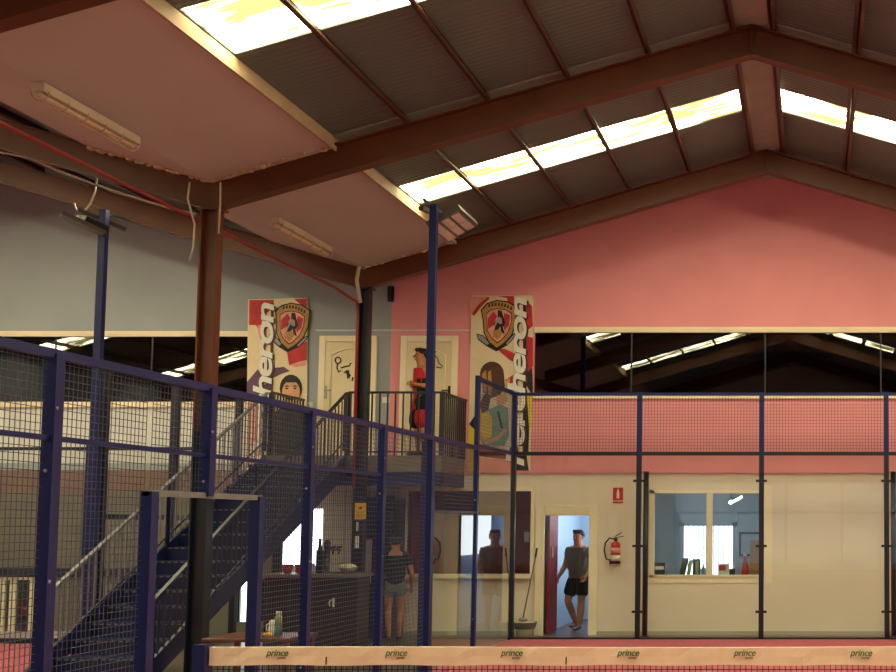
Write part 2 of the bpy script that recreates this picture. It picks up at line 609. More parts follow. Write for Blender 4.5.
# daylight windows behind the bar
for i, h in enumerate((H_bar, H_bar2)):
    b = MB(); b.box(h[0], h[1], YW + 0.08, YW + 0.11, h[2], h[3]); b.mi = 1
    t = 0.03
    b.box(h[0], h[0] + t, YW + 0.02, YW + 0.08, h[2], h[3]); b.box(h[1] - t, h[1], YW + 0.02, YW + 0.08, h[2], h[3])
    b.box(h[0], h[1], YW + 0.02, YW + 0.08, h[3] - t, h[3])
    xm = h[0] + (h[1] - h[0]) * (0.62 if i == 0 else 0.72)
    b.box(xm - 0.04 - 0.05 * i, xm + 0.04 + 0.05 * i, YW + 0.02, YW + 0.08, h[2], h[3])
    struct(b.build('window_%d' % (7 + i), ['daylight', 'white' if i == 0 else 'navy_dark']))

# upper window bands
def band(name, h, xs_m):
    b = MB(); b.box(h[0], h[1], YW + 0.04, YW + 0.05, h[2], h[3])
    for x in xs_m:
        b.mi = 1; b.box(x - 0.012, x + 0.012, YW + 0.034, YW + 0.056, h[2], h[3])
    b.mi = 2
    b.box(h[0], h[1], YW - 0.02, YW + 0.09, h[3], h[3] + 0.035)
    b.box(h[0], h[1], YW - 0.035, YW + 0.09, h[3] + 0.035, h[3] + 0.09)
    b.box(h[0], h[1], YW - 0.05, YW + 0.09, h[2] - 0.09, h[2])
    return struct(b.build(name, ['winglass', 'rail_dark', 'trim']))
band('window_1', H_win1, [WX(631, 380), WX(765, 380), WX(881, 380), WX(1010, 380)])
band('window_2', H_win2, [WX(-40, 380), WX(53, 380), WX(150, 380), WX(205, 380)])
# low white windows far left
b = MB(); b.box(H_low[0], H_low[1], YW + 0.05, YW + 0.06, H_low[2], H_low[3])
b.mi = 1
for px in (-90, -60, -30, 1, 12, 32, 43):
    x = WX(px, 600); b.box(x - 0.05, x + 0.05, YW, YW + 0.08, H_low[2], H_low[3])
b.box(H_low[0], H_low[1], YW - 0.02, YW + 0.08, H_low[2] - 0.1, H_low[2]); b.box(H_low[0], H_low[1], YW - 0.02, YW + 0.08, H_low[3], H_low[3] + 0.07)
struct(b.build('window_4', ['winglass', 'trim']))
room(-16.3, H_low[1] + 0.2, 22.6, 0.3, 2.2, 'maroon', 'darkroom', tag_='wall_store')
# dark sill rail on the far left wall
b = MB(); b.box(LX, WX(240), YW - 0.05, YW, WZ(577), WZ(568)); struct(b.build('trim_1', 'rail_dark'))
# overhang edge at the foot of the pink band
b = MB(); b.box(WX(390), XR, YW - 0.04, YW, Zmez - 0.02, Zmez + 0.02); struct(b.build('trim_2', 'pink'))
# reception ledge and hatch frame
b = MB(); b.box(WX(403), WX(533), YW - 0.12, YW + 0.14, WZ(578), WZ(574)); struct(b.build('trim_3', 'trim'))
b = MB(); b.box(WX(401), WX(408), YW - 0.03, YW + 0.12, WZ(574), WZ(486)); b.box(WX(408), WX(531), YW - 0.03, YW + 0.12, WZ(491), WZ(486.5))
b.box(WX(531), WX(534.5), YW - 0.03, YW + 0.12, WZ(574), WZ(486)); struct(b.build('trim_4', 'trim'))
# base line
b = MB(); b.box(WX(597), XR, YW - 0.02, YW, 0.0, 0.07); b.box(WX(404), WX(536), YW - 0.02, YW, 0.0, 0.07); struct(b.build('baseboard_back', 'basegrey'))
# faint paint line above the doors
b = MB(); b.box(WX(310), WX(468), YW - 0.006, YW, WZ(331), WZ(329.6)); struct(b.build('trim_5', 'whiteband'))

# doorway frame (ground floor)
hx0, hx1 = H_door[0], H_door[1]
b = MB()
b.box(WX(536), hx0, YW - 0.04, YW + 0.13, 0, WZ(506)); b.box(hx1, WX(598), YW - 0.04, YW + 0.13, 0, WZ(506)); b.box(hx0, hx1, YW - 0.04, YW + 0.13, H_door[3], WZ(506))
struct(b.build('door_3', 'trim', bevel=0.008))
# maroon leaf standing open inside
leaf = thing('door_leaf', (hx0 + 0.05, 21.0, 0), 'maroon door leaf standing open inside the lit ground floor doorway', 'door')
b = MB(); q = pw(556.5, 560, 21.55).x
b.hexa([(hx0 + 0.0, 20.99, 0.02), (hx0 + 0.04, 20.99, 0.02), (q + 0.02, 21.55, 0.02), (q - 0.02, 21.55, 0.02),
        (hx0 + 0.0, 20.99, 2.02), (hx0 + 0.04, 20.99, 2.02), (q + 0.02, 21.55, 2.02), (q - 0.02, 21.55, 2.02)])
b.build('panel', 'maroon', leaf)
b = MB()
c = pw(551.5, 552, 21.22)
b.box(c.x - 0.03, c.x + 0.04, 21.16, 21.18, c.z - 0.09, c.z + 0.09); o = b.build('door_plate', 'white', leaf)
b = MB(); b.box(c.x - 0.015, c.x + 0.025, 21.152, 21.16, c.z - 0.065, c.z + 0.065); b.build('inset', 'maroon', o)

# ------------------------------------------------------------------ roof
SKY = [(16.42, 17.33), (10.64, 11.69), (5.0, 6.0), (-0.8, 0.2)]
slopes = [(VX, RX), (RX, XR), (LRX, VX), (LX, LRX)]
def slab(b, xa, xc, y0, y1, za, zc, th):
    b.hexa([(xa, y0, za), (xc, y0, zc), (xc, y1, zc), (xa, y1, za), (xa, y0, za + th), (xc, y0, zc + th), (xc, y1, zc + th), (xa, y1, za + th)])
nwin = 9
for si, (xa, xc) in enumerate(slopes):
    ys = [YB] + [y for s in sorted(SKY) for y in s] + [YW]
    b = MB()
    for k in range(0, len(ys), 2):
        slab(b, xa, xc, ys[k], ys[k + 1], roofz(xa), roofz(xc), 0.08)
    struct(b.build('ceiling', 'roof'))
    # board covered strip next to the valley gets no skylight
    if si == 0: ax, cx_ = -5.62, xc - 0.1
    elif si == 1: ax, cx_ = xa + 0.1, xc - 0.5
    elif si == 2: ax, cx_ = xa + 0.1, -8.5
    else: ax, cx_ = xa + 0.5, xc - 0.1
    for (y0, y1) in sorted(SKY):
        if si < 2 and y0 < 0:
            b = MB(); slab(b, xa, xc, y0, y1, roofz(xa), roofz(xc), 0.08); struct(b.build('ceiling', 'roof'))
            continue
        b = MB()
        slab(b, ax, cx_, y0, y1, roofz(ax) + 0.02, roofz(cx_) + 0.02, 0.02)
        struct(b.build('window_%d' % nwin, 'sky'))
        nwin += 1
        b = MB()
        for (u, v) in ((xa, ax), (cx_, xc)):
            slab(b, u, v, y0, y1, roofz(u), roofz(v), 0.08)
        struct(b.build('ceiling', 'roof'))
# ridge strip
b = MB(); b.box(RX - 0.2, RX + 0.2, YB, YW, roofz(RX) - 0.09, roofz(RX) - 0.05); struct(b.build('trim_6', 'roofstrip'))
b = MB(); b.box(LRX - 0.2, LRX + 0.2, YB, YW, roofz(RX) - 0.09, roofz(RX) - 0.05); struct(b.build('trim_7', 'roofstrip'))
# pale strip of roof over each frame
for y in FR[1:4]:
    b = MB()
    for (xa, xc) in slopes[:2]:
        slab(b, xa, xc, y - 0.12, y + 0.22, roofz(xa) - 0.012, roofz(xc) - 0.012, 0.01)
    struct(b.build('trim_8', 'roofstrip'))
# purlins (channels) along the hall
PX = [-4.80, -3.86, -2.92, -1.97, -0.98, -0.50, 0.50, 1.46, 2.40, 3.34, 4.28, 5.2]
PXL = [-8.52, -9.4, -10.35, -11.3, -12.25, -13.2, -13.65, -14.6, -15.6, -16.6, -17.6, -18.6]
nt_ = 9
for x in PX + PXL:
    z = under(x) + RAF
    b = MB()
    b.box(x - 0.008, x + 0.008, YB, 19.3, z, z + PUR)
    b.box(x - 0.008, x + 0.055, YB, 19.3, z, z + 0.012)
    b.box(x - 0.055, x + 0.008, YB, 19.3, z + PUR - 0.014, z + PUR - 0.002)
    struct(b.build('trim_%d' % nt_, 'purlin'))
    nt_ += 1
# boards along the valley
b = MB()
for fa, fb in zip(FR, FR[1:]):
    pass
zB = RAF - 0.03
b = MB()
slab(b, VX, -5.66, YB, 19.3, under(VX) + zB, under(-5.66) + zB, 0.03)
slab(b, -8.55, VX, YB, 19.3, under(-8.55) + zB, under(VX) + zB, 0.03)
struct(b.build('ceiling', 'board'))
b = MB()
b.box(-5.66, -5.63, YB, 19.3, under(-5.66) + zB - 0.03, under(-5.66) + zB + 0.118)
struct(b.build('trim_60', 'boardedge'))

# rafters: I beams
def ibeam(b, p0, p1, depth=RAF, fl=0.18, tf=0.018, tw=0.02):
    """p0, p1 are underside points"""
    for dz0, dz1, w in ((0, tf, fl), (depth - tf, depth, fl), (tf, depth - tf, tw)):
        h = w / 2
        b.hexa([(p0[0], p0[1] - h, p0[2] + dz0), (p1[0], p1[1] - h, p1[2] + dz0), (p1[0], p1[1] + h, p1[2] + dz0), (p0[0], p0[1] + h, p0[2] + dz0),
                (p0[0], p0[1] - h, p0[2] + dz1), (p1[0], p1[1] - h, p1[2] + dz1), (p1[0], p1[1] + h, p1[2] + dz1), (p0[0], p0[1] + h, p0[2] + dz1)])
fr_lab = {19.2: ('red brown steel gable beam lying against the top of the pink end wall', 'brown steel beam across the top of the blue end wall'),
          14.3: ('red brown steel gable beam crossing the roof between the two skylight bands', 'brown steel beam running left from the top of the brown column'),
          9.4: ('red brown steel beam cut off by the upper left corner above the ceiling boards', 'brown steel beam of the left bay out of view above the boards')}
for y in FR[:3]:
    t = thing('gable_beam', (RX, y, RZ), fr_lab[y][0], 'roof beam')
    b = MB(); ibeam(b, (VX, y, VZ), (RX, y, RZ)); b.build('rafter', 'steel', t)
    b = MB(); ibeam(b, (RX, y, RZ), (XR, y, under(XR))); b.build('rafter', 'steel', t)
    b = MB(); b.box(RX - 0.012, RX + 0.012, y - 0.09, y + 0.09, RZ - 0.004, RZ + RAF + 0.002); b.build('ridge_plate', 'steel', t)
    if y > 9.5:
        t = thing('valley_beam', (VX, y, VZ), fr_lab[y][1], 'roof beam')
        b = MB(); ibeam(b, (LRX, y, RZ), (VX, y, VZ)); b.build('rafter', 'steel', t)
        b = MB(); ibeam(b, (LX, y, under(LX)), (LRX, y, RZ)); b.build('rafter', 'steel', t)
for y in FR[3:]:
    b = MB(); ibeam(b, (VX, y, VZ), (RX, y, RZ)); ibeam(b, (RX, y, RZ), (XR, y, under(XR))); ibeam(b, (LRX, y, RZ), (VX, y, VZ)); ibeam(b, (LX, y, under(LX)), (LRX, y, RZ))
    struct(b.build('trim_61', 'steel'))

# columns
def column(x, y, w, d, zt, mats, zsplit, label):
    t = thing('steel_column', (x, y, 0), label, 'column')
    b = MB()
    for (z0, z1, k) in ((0.0, zsplit, 1), (zsplit, zt, 0)):
        if z1 <= z0: continue
        b.mi = k
        b.box(x - w / 2, x - w / 2 + 0.02, y - d / 2, y + d / 2, z0, z1)
        b.box(x + w / 2 - 0.02, x + w / 2, y - d / 2, y + d / 2, z0, z1)
        b.box(x - w / 2 + 0.02, x + w / 2 - 0.02, y - 0.012, y + 0.012, z0, z1)
    b.build('shaft', mats, t)
    b = MB(); b.box(x - w / 2 - 0.06, x + w / 2 + 0.06, y - d / 2 - 0.06, y + d / 2 + 0.06, 0, 0.025); b.build('base_plate', 'navy_dark', t)
    b = MB(); b.box(x - w / 2 - 0.05, x + w / 2 + 0.05, y - d / 2 - 0.02, y + d / 2 + 0.02, zt - 0.02, zt); b.build('cap_plate', mats[0], t)
    return t
column(VX, 14.3, 0.2, 0.16, VZ + 0.02, ['steel', 'navy_dark'], 2.95, 'brown steel column beside the stair, painted dark blue at its foot')
column(VX + 0.03, 19.2, 0.17, 0.16, VZ + 0.02, ['navy_dark', 'navy_dark'], 0.0, 'dark navy steel column standing before the balcony, carrying a yellow sign')
# slim mezzanine pillars against the cream wall
for px, lab in ((645.5, 'dark slim pillar against the cream wall left of the office window'), (893.5, 'dark slim pillar at the right edge against the cream wall')):
    x = pw(px, 550, 20.6).x
    b = MB(); b.tube([(x, 20.6, 0), (x, 20.6, Zmez)], 0.045, 12); b.box(x - 0.08, x + 0.08, 20.52, 20.68, 0, 0.015)
    tag(b.build('slim_pillar', 'navy_dark'), lab, 'pillar')

# foam filling the joint of boards and steel
rs = random.Random(3)
b = MB()
def foam(p, q, n, r):
    p, q = Vector(p), Vector(q)
    for i in range(n):
        c = p.lerp(q, i / (n - 1)) + Vector((rs.uniform(-.02, .02), rs.uniform(-.02, .02), rs.uniform(-.025, .01)))
        b.sphere(c, r * rs.uniform(0.5, 1.2), (rs.uniform(1, 2), 1, rs.uniform(.5, 1)), 6)
foam((VX, 14.19, VZ + RAF - 0.02), (-5.7, 14.19, under(-5.7) + RAF - 0.03), 34, 0.03)
foam((VX, 14.19, VZ + RAF - 0.02), (-8.5, 14.19, under(-8.5) + RAF - 0.03), 34, 0.035)
foam((VX, 19.09, VZ + RAF - 0.02), (-5.7, 19.09, under(-5.7) + RAF - 0.03), 30, 0.03)
struct(b.build('trim_62', 'foam'))

# fluorescent lamps along the valley
def lamp(y0, y1, label):
    x, z = VX + 0.03, VZ + RAF - 0.06
    t = thing('fluorescent_lamp', (x, (y0 + y1) / 2, z), label, 'lamp', 'guarded tube lamps along the roof valley')
    b = MB(); b.box(x - 0.06, x + 0.06, y0, y1, z - 0.05, z + 0.04); b.build('housing', 'cable', t, bevel=0.012)
    b = MB(); b.tube([(x, y0 + 0.04, z - 0.075), (x, y1 - 0.04, z - 0.075)], 0.028, 10); b.build('tube_cover', 'lamp', t)
    b = MB()
    for k in range(6):
        y = y0 + 0.05 + (y1 - y0 - 0.1) * k / 5
        pts = [(x + 0.085 * math.cos(a), y, z - 0.04 - 0.085 * math.sin(a)) for a in [i * math.pi / 8 for i in range(9)]]
        b.tube(pts, 0.006, 5)
    for a in (0.6, 1.57, 2.5):
        p = Vector((x + 0.085 * math.cos(a), 0, z - 0.04 - 0.085 * math.sin(a)))
        b.tube([(p.x, y0 + 0.05, p.z), (p.x, y1 - 0.05, p.z)], 0.005, 5)
    b.build('wire_guard', 'foam', t)
    return t
lamp(10.95, 12.57, 'guarded fluorescent lamp along the ceiling boards left of the brown column')
lamp(15.9, 17.7, 'guarded fluorescent lamp on the boards between brown column and navy column')

# red sprinkler pipe along the valley then down the back column
xr = Vector((-7.29, 0, 5.445))
b = MB()
b.tube([(xr.x, 2.0, xr.z), (xr.x, 18.6, xr.z), (xr.x + 0.03, 18.85, xr.z - 0.04), (-7.12, 19.03, xr.z - 0.14), (-7.105, 19.05, xr.z - 0.35), (-7.105, 19.05, 2.4)], 0.023, 10)
for y in (4, 7): b.tube([(xr.x, y, xr.z), (xr.x, y, VZ + 0.3)], 0.006, 6)
tag(b.build('red_pipe', 'redpipe'), 'thin red pipe running under the roof valley and down the navy column', 'pipe')
# pale conduits on the brown column
def conduit(pts, r, lab, name='conduit', m='cable'):
    b = MB(); b.tube(pts, r, 8)
    return tag(b.build(name, m), lab, 'cable')
cx0 = VX - 0.17
conduit([(cx0 - 0.03, 14.15, VZ + 0.3), (cx0 - 0.03, 14.12, VZ + 0.1), (cx0 + 0.06, 14.12, VZ - 0.2), (cx0 + 0.04, 14.15, VZ - 0.45), (cx0 + 0.0, 14.16, VZ - 0.62)], 0.012, 'pale conduit bending down the left of the brown column top')
conduit([(VX + 0.16, 14.15, VZ + 0.3), (VX + 0.17, 14.14, VZ + 0.05), (VX + 0.15, 14.17, VZ - 0.3)], 0.01, 'short pale conduit right of the brown column top')
conduit([(VX + 0.0, 18.98, VZ + 0.32), (VX - 0.02, 18.95, VZ + 0.1), (VX + 0.04, 18.97, VZ - 0.25)], 0.03, 'thick pale conduit hanging at the head of the navy column')
c1, c2, c3, c4 = pw(97, 178, 16), pw(90, 204, 16), pw(80, 212, 16), pw(74, 203, 16)
conduit([c1, pw(95, 192, 16), c2, pw(85, 210, 16), c3, pw(76, 209, 16), c4], 0.012, 'pale looping cable above the left floodlight mast', 'loose_cable')
c = [pw(0, 152, 15.5), pw(30, 158, 15.6), pw(60, 172, 15.7), pw(110, 190, 15.8), pw(165, 207, 15.9), pw(196, 214, 16.0)]
conduit(c, 0.014, 'thin pale cable sagging below the left brown beam', 'sagging_cable')

# ------------------------------------------------------------------ court: end enclosure
end = thing('court_end_wall', (-1.0, YG, 0), 'glass end wall of the pink court with dark posts and blue mesh top', 'court wall')
PXE = [XS, pw(638.5, 523, YG).x, pw(761.4, 523, YG).x, pw(886.6, 523, YG).x, pw(886.6, 523, YG).x + 2.02]
ZT, Z3 = 3.96, 2.99
for i, x in enumerate(PXE):
    b = MB(); b.box(x - 0.04, x + 0.04, YG - 0.03, YG + 0.05, 0, Z3 - 0.02); b.mi = 1; b.box(x - 0.04, x + 0.04, YG - 0.03, YG + 0.05, Z3 - 0.02, ZT + 0.03)
    o = b.build('post', ['navy_dark', 'navy'], end)
    if i > 0:
        for z in (0.45, 1.5, 2.55):
            b = MB(); b.box(x - 0.09, x + 0.09, YG - 0.042, YG - 0.031, z - 0.02, z + 0.02)
            b.build('glass_clamp', 'black', o)
b = MB(); b.bar((PXE[0], YG, ZT), (PXE[-1], YG, ZT), 0.05, 0.05); b.build('top_rail', 'navy', end)
b = MB(); b.bar((PXE[0], YG, Z3), (PXE[-1], YG, Z3), 0.05, 0.06); b.build('middle_rail', 'navy_dark', end)
b = MB(); b.box(PXE[0], PXE[-1], YG - 0.03, YG + 0.03, 0.0, 0.04); b.build('base_rail', 'navy_dark', end)
for xa, xc in zip(PXE, PXE[1:]):
    b = MB(); b.box(xa + 0.045, xc - 0.045, YG - 0.006, YG + 0.006, 0.045, Z3 - 0.035); b.build('glass_pane', 'glass', end)
    b = MB(); b.grid((xa + 0.04, YG, Z3 + 0.03), (xc - xa - 0.08, 0, 0), (0, 0, ZT - Z3 - 0.05), 0.05, 0.0022); b.build('mesh_panel', 'wire_back', end)

# ------------------------------------------------------------------ court: side fence
side = thing('court_side_fence', (XS, 13.0, 0), 'tall blue mesh side fence of the court with a gateway by the net', 'fence')
ZS = 2.95
for y, h, w, d in ((17.8, 4.0, 0.06, 0.08), (13.91, ZS, 0.075, 0.09), (11.90, ZS, 0.08, 0.09), (9.90, ZS, 0.09, 0.09), (7.87, ZS, 0.08, 0.09), (5.9, ZS, 0.08, 0.09)):
    z0 = 2.08 if abs(y - 9.90) < 0.01 else 0
    b = MB(); b.box(XS - w / 2, XS + w / 2, y - d / 2, y + d / 2, z0, h); o = b.build('post', 'navy', side)
    for k, z in enumerate((0.5, 1.5, 2.2, 2.6)):
        if z > z0:
            b = MB()
            if k % 2: b.sphere((XS + w / 2 + 0.004, y - d * 0.3, z), 0.012, (0.6, 1, 1), 8)
            else: b.sphere((XS, y - d / 2 - 0.004, z), 0.012, (1, 0.6, 1), 8)
            b.build('bolt', 'metal', o)
GY0, GY1 = 9.06, 10.82
for y in (GY0, GY1):
    b = MB(); b.box(XS - 0.045, XS + 0.045, y - 0.05, y + 0.05, 0, 2.1); b.build('gate_post', 'navy', side)
b = MB(); b.bar((XS, GY0 - 0.05, 2.09), (XS, GY1 + 0.05, 2.09), 0.05, 0.045); b.build('gate_lintel', 'baluster', side)
b = MB(); b.bar((XS, 5.9, ZS), (XS, 17.8, ZS), 0.05, 0.06); b.build('top_rail', 'navy', side)
b = MB(); b.bar((XS, 5.9, 2.41), (XS, 13.9, 2.41), 0.03, 0.035); b.build('middle_rail', 'navy', side)
b = MB(); b.bar((XS, 17.8, 3.96), (XS, YG - 0.04, 3.96), 0.05, 0.05); b.build('top_rail', 'navy', side)
b = MB(); b.bar((XS, 17.8, Z3), (XS, YG - 0.04, Z3), 0.04, 0.05); b.build('middle_rail', 'navy', side)
WR = 0.0021
for y0, y1, z0, z1 in ((5.9, 7.87, 0.05, ZS), (7.87, GY0, 0.05, ZS), (GY0, 9.9, 2.1, ZS), (9.9, GY1, 2.1, ZS), (GY1, 11.9, 0.05, ZS), (11.9, 13.91, 0.05, ZS), (13.91, 15.60, 0.05, ZS), (15.74, 17.8, 2.03, ZS), (17.8, YG, Z3, 3.96)):
    b = MB(); b.grid((XS - 0.02, y0 + 0.04, z0), (0, y1 - y0 - 0.08, 0), (0, 0, z1 - z0), 0.05, WR); b.build('mesh_panel', 'wire', side)
b = MB(); b.box(XS - 0.006, XS + 0.006, 15.74, 17.75, 0.02, 2.0); b.build('glass_pane', 'sideglass', side)
b = MB(); b.box(XS - 0.006, XS + 0.006, 17.85, YG - 0.05, 0.02, Z3 - 0.03); b.build('glass_pane', 'sideglass', side)
b = MB(); b.bar((XS, 15.72, 2.02), (XS, 17.8, 2.02), 0.03, 0.03); b.build('middle_rail', 'navy', side)

# floodlight masts
def mast(x, y, zt, label, heads):
    t = thing('floodlight_mast', (x, y, 0), label, 'floodlight')
    b = MB(); b.box(x - 0.045, x + 0.045, y - 0.045, y + 0.045, 0.0, zt); b.build('pole', 'navy', t)
    b = MB(); b.box(x - 0.07, x + 0.07, y - 0.065, y + 0.065, 0.02, 2.9); b.build('lower_sleeve', 'navy', t)
    b = MB(); b.box(x - 0.09, x + 0.09, y - 0.09, y + 0.09, 0, 0.02); b.build('base_plate', 'navy_dark', t)
    heads(t)
    return t
def head_right(t):
    y = 16.25
    b = MB(); b.bar(pw(421, 208, 15.7), pw(446, 218, 16.3), 0.07, 0.05); b.bar(pw(423, 199, 15.7), pw(444, 215, 15.9), 0.03, 0.04); b.build('cross_arm', 'floodbody', t)
    # tilted lamp housing
    c = pw(454, 226, y)
    rot = Matrix.Translation(c) @ Matrix.Rotation(R(-29), 4, 'Y')
    b = MB(); b.box(-0.24, 0.24, -0.42, 0.42, 0, 0.08); b.bm.transform(rot); o = b.build('lamp_housing', 'floodbody', t)
    for i in range(3):
        b = MB()
        for k in range(2):
            x0 = -0.21 + i * 0.145
            y0 = -0.38 + k * 0.39
            b.box(x0, x0 + 0.105, y0, y0 + 0.37, -0.014, 0.002)
        b.bm.transform(rot)
        b.build('lamp_lens', 'lampglass', o)
mast(XS - 0.025, 15.66, pw(430, 205, 15.66).z, 'tall blue floodlight mast in the court fence before the balcony', head_right)
XL = -9.34
def head_left(t):
    y = 15.7
    b = MB(); b.bar(pw(78, 210, 15.9), pw(126, 230, 16.2), 0.06, 0.05); b.bar(pw(88, 203, 16.2), pw(127, 220, 16.2), 0.02, 0.03); b.build('cross_arm', 'floodbody', t)
    a0, a1 = pw(61, 214, 15.6), pw(104, 234, 15.9)
    b = MB(); b.bar(a0, a1, 0.42, 0.05, up=(0.3, 0.1, 1)); o = b.build('lamp_housing', 'floodbody', t)
    a0, a1 = pw(80, 219, 15.7), pw(103, 230, 15.95)
    b = MB(); b.bar(a0, a1, 0.3, 0.10, up=(0.3, 0.1, 1)); b.build('gear_box', 'black', t)
mast(XL, 16.0, pw(107, 210, 16).z, 'tall blue floodlight mast at the far left behind the fence', head_left)

# neighbouring court fence
nf = thing('court_side_fence', (XL, 17.0, 0), 'blue fence of the neighbouring court at the far left beyond the stair', 'fence')
for y, h in ((20.0, 3.9), (18.0, 3.9), (16.2, 3.9), (14.0, 2.95)):
    b = MB(); b.box(XL - 0.045, XL + 0.045, y - 0.05, y + 0.05, 0, h); b.build('post', 'navy_dark', nf)
for z, y0, y1 in ((1.95, 16.2, 20.0), (0.06, 14.0, 20.0)):
    b = MB(); b.bar((XL, y0, z), (XL, y1, z), 0.05, 0.07); b.build('rail', 'navy_dark', nf)
ne = thing('court_end_wall', (-12, 20.0, 0), 'low dark glazed end wall of the neighbouring court at lower left', 'court wall')
for x in (XL - 4.0, XL - 6.0):
    b = MB(); b.box(x - 0.04, x + 0.04, 19.2, 19.28, 0, 3.0); b.build('post', 'navy_dark', ne)
b = MB(); b.box(-16, XL - 0.06, 19.2, 19.28, 0.02, 0.10); b.mi = 1; b.box(-16, XL - 0.06, 19.2, 19.28, 0.10, 0.2); b.build('base_rail', ['navy_dark', 'greyprint'], ne)
b = MB(); b.box(-16, XL - 0.06, 19.2, 19.26, 3.0, 3.05); b.build('middle_rail', 'navy_dark', ne)
b = MB(); b.box(-16, XL - 0.06, 19.235, 19.245, 0.2, 3.0); b.build('glass_pane', 'glass', ne)

# ------------------------------------------------------------------ net
net = thing('court_net', (0.2, 10.0, 0), 'court net with cream top band printed prince', 'net')
zt_, zb_ = 0.878, 0.735
x0n, x1n = -4.84, 5.1
b = MB()
N = 90
rs = random.Random(5)
prev = None
for i in range(N + 1):
    x = x0n + (x1n - x0n) * i / N
    w = 0.007 * math.sin(x * 9) + 0.006 * math.sin(x * 23 + 1)
    zt = zt_ + 0.003 * math.sin(x * 1.3)
    zb = zb_ + 0.004 * math.sin(x * 7)
    row = [b.bm.verts.new(p) for p in ((x, 9.985 + w * .3, zb), (x, 9.985 + w, (zt + zb) / 2), (x, 9.985, zt), (x, 10.02, zt), (x, 10.025 + w, (zt + zb) / 2), (x, 10.02 + w * .3, zb))]
    if prev:
        for k in range(6):
            f = b.face([prev[k], prev[(k + 1) % 6], row[(k + 1) % 6], row[k]])
            if f: f.smooth = False
    else: b.face(row)
    prev = row
b.face(prev)
b.build('top_band', 'tape', net)
logo = text_mesh('prince', 0.072, shear=0.28, bold=0.0010, space=0.95)
sub_ = text_mesh('padel', 0.030, shear=0.2, bold=0.0003)
lp = None
for px in (277, 396, 511.5, 628, 744.5, 861):
    c = pw(px, 654.5, 9.965)
    b = MB()
    b.mesh(logo, Matrix.Translation(c + Vector((0, 0, 0.012))) @ Matrix.Rotation(R(90), 4, 'X'))
    b.mesh(sub_, Matrix.Translation(c + Vector((0.036, 0, -0.026))) @ Matrix.Rotation(R(90), 4, 'X'))
    b.build('logo', 'green', net, recalc=False)
b = MB(); b.grid((x0n + 0.02, 10.0, 0.08), (x1n - x0n - 0.04, 0, 0), (0, 0, zb_ - 0.07), 0.045, 0.0026); b.build('netting', 'netcord', net)
b = MB(); b.box(-4.95, -4.85, 9.93, 10.07, 0, 0.9); b.build('net_post', 'navy', net)
b = MB(); b.tube([(5.15, 10, 0), (5.15, 10, 0.9)], 0.04, 10); b.build('net_post', 'navy', net)
# pull tie under the band
for px in (326, 566):
    c = pw(px, 662, 9.96); b = MB(); b.tube([(c.x, 9.965, c.z + 0.04), (c.x, 9.96, c.z - 0.02)], 0.006, 6); b.build('tie', 'netcord', net)

# ------------------------------------------------------------------ stair and balcony
YF, ZD = 19.4, 2.93          # front edge and deck height
BX0, BX1 = -8.62, -5.86
SX0, SX1 = -8.62, -7.36
bal = thing('balcony', (-7.2, 20.0, 0), 'dark railed balcony landing in front of the two cream upper doors', 'balcony')
b = MB(); b.box(BX0, BX1, YF, YW - 0.11, ZD - 0.26, ZD); b.build('deck', 'concrete', bal)
b = MB(); b.box(BX0, BX1, YF + 0.02, YF + 0.14, ZD - 0.47, ZD - 0.26); b.box(BX1 - 0.12, BX1, YF, YW - 0.11, ZD - 0.47, ZD - 0.26); b.build('support_beam', 'navy', bal)
b = MB(); b.box(BX0 + 0.1, BX0 + 0.22, YF + 0.1, YF + 0.22, 0, ZD - 0.3); b.build('support_post', 'navy_dark', bal)
zr = ZD + 1.0
for nm, p, q, w_, h_ in (('handrail', (SX1, YF + 0.05, zr), (BX1, YF + 0.05, zr), 0.045, 0.035), ('bottom_rail', (SX1, YF + 0.05, ZD + 0.06), (BX1, YF + 0.05, ZD + 0.06), 0.03, 0.02),
                 ('handrail', (BX1 - 0.02, YF + 0.05, zr), (BX1 - 0.02, YW - 0.03, zr), 0.045, 0.035), ('bottom_rail', (BX1 - 0.02, YF + 0.05, ZD + 0.06), (BX1 - 0.02, YW - 0.03, ZD + 0.06), 0.03, 0.02),
                 ('handrail', (BX0 + 0.04, YF + 0.05, zr), (BX0 + 0.04, YW - 0.12, zr), 0.045, 0.035)):
    b = MB(); b.bar(p, q, w_, h_); b.build(nm, 'rail_dark', bal)
for x in (SX1, BX1 - 0.02, BX0 + 0.04):
    b = MB(); b.box(x - 0.035, x + 0.035, YF + 0.02, YF + 0.09, ZD, zr); b.build('newel_post', 'rail_dark', bal)
n = 12
for i in range(1, n):
    x = SX1 + (BX1 - 0.02 - SX1) * i / n
    b = MB(); b.box(x - 0.011, x + 0.011, YF + 0.04, YF + 0.06, ZD, zr); b.build('baluster', 'rail_dark', bal)
for k in range(1, 13):
    y = YF + 0.05 + (YW - 0.05 - YF - 0.05) * k / 12
    b = MB(); b.box(BX1 - 0.031, BX1 - 0.009, y - 0.011, y + 0.011, ZD, zr); b.build('baluster', 'rail_dark', bal)
    y = min(y, YW - 0.14)
    b = MB(); b.box(BX0 + 0.029, BX0 + 0.051, y - 0.011, y + 0.011, ZD, zr); b.build('baluster', 'rail_dark', bal)

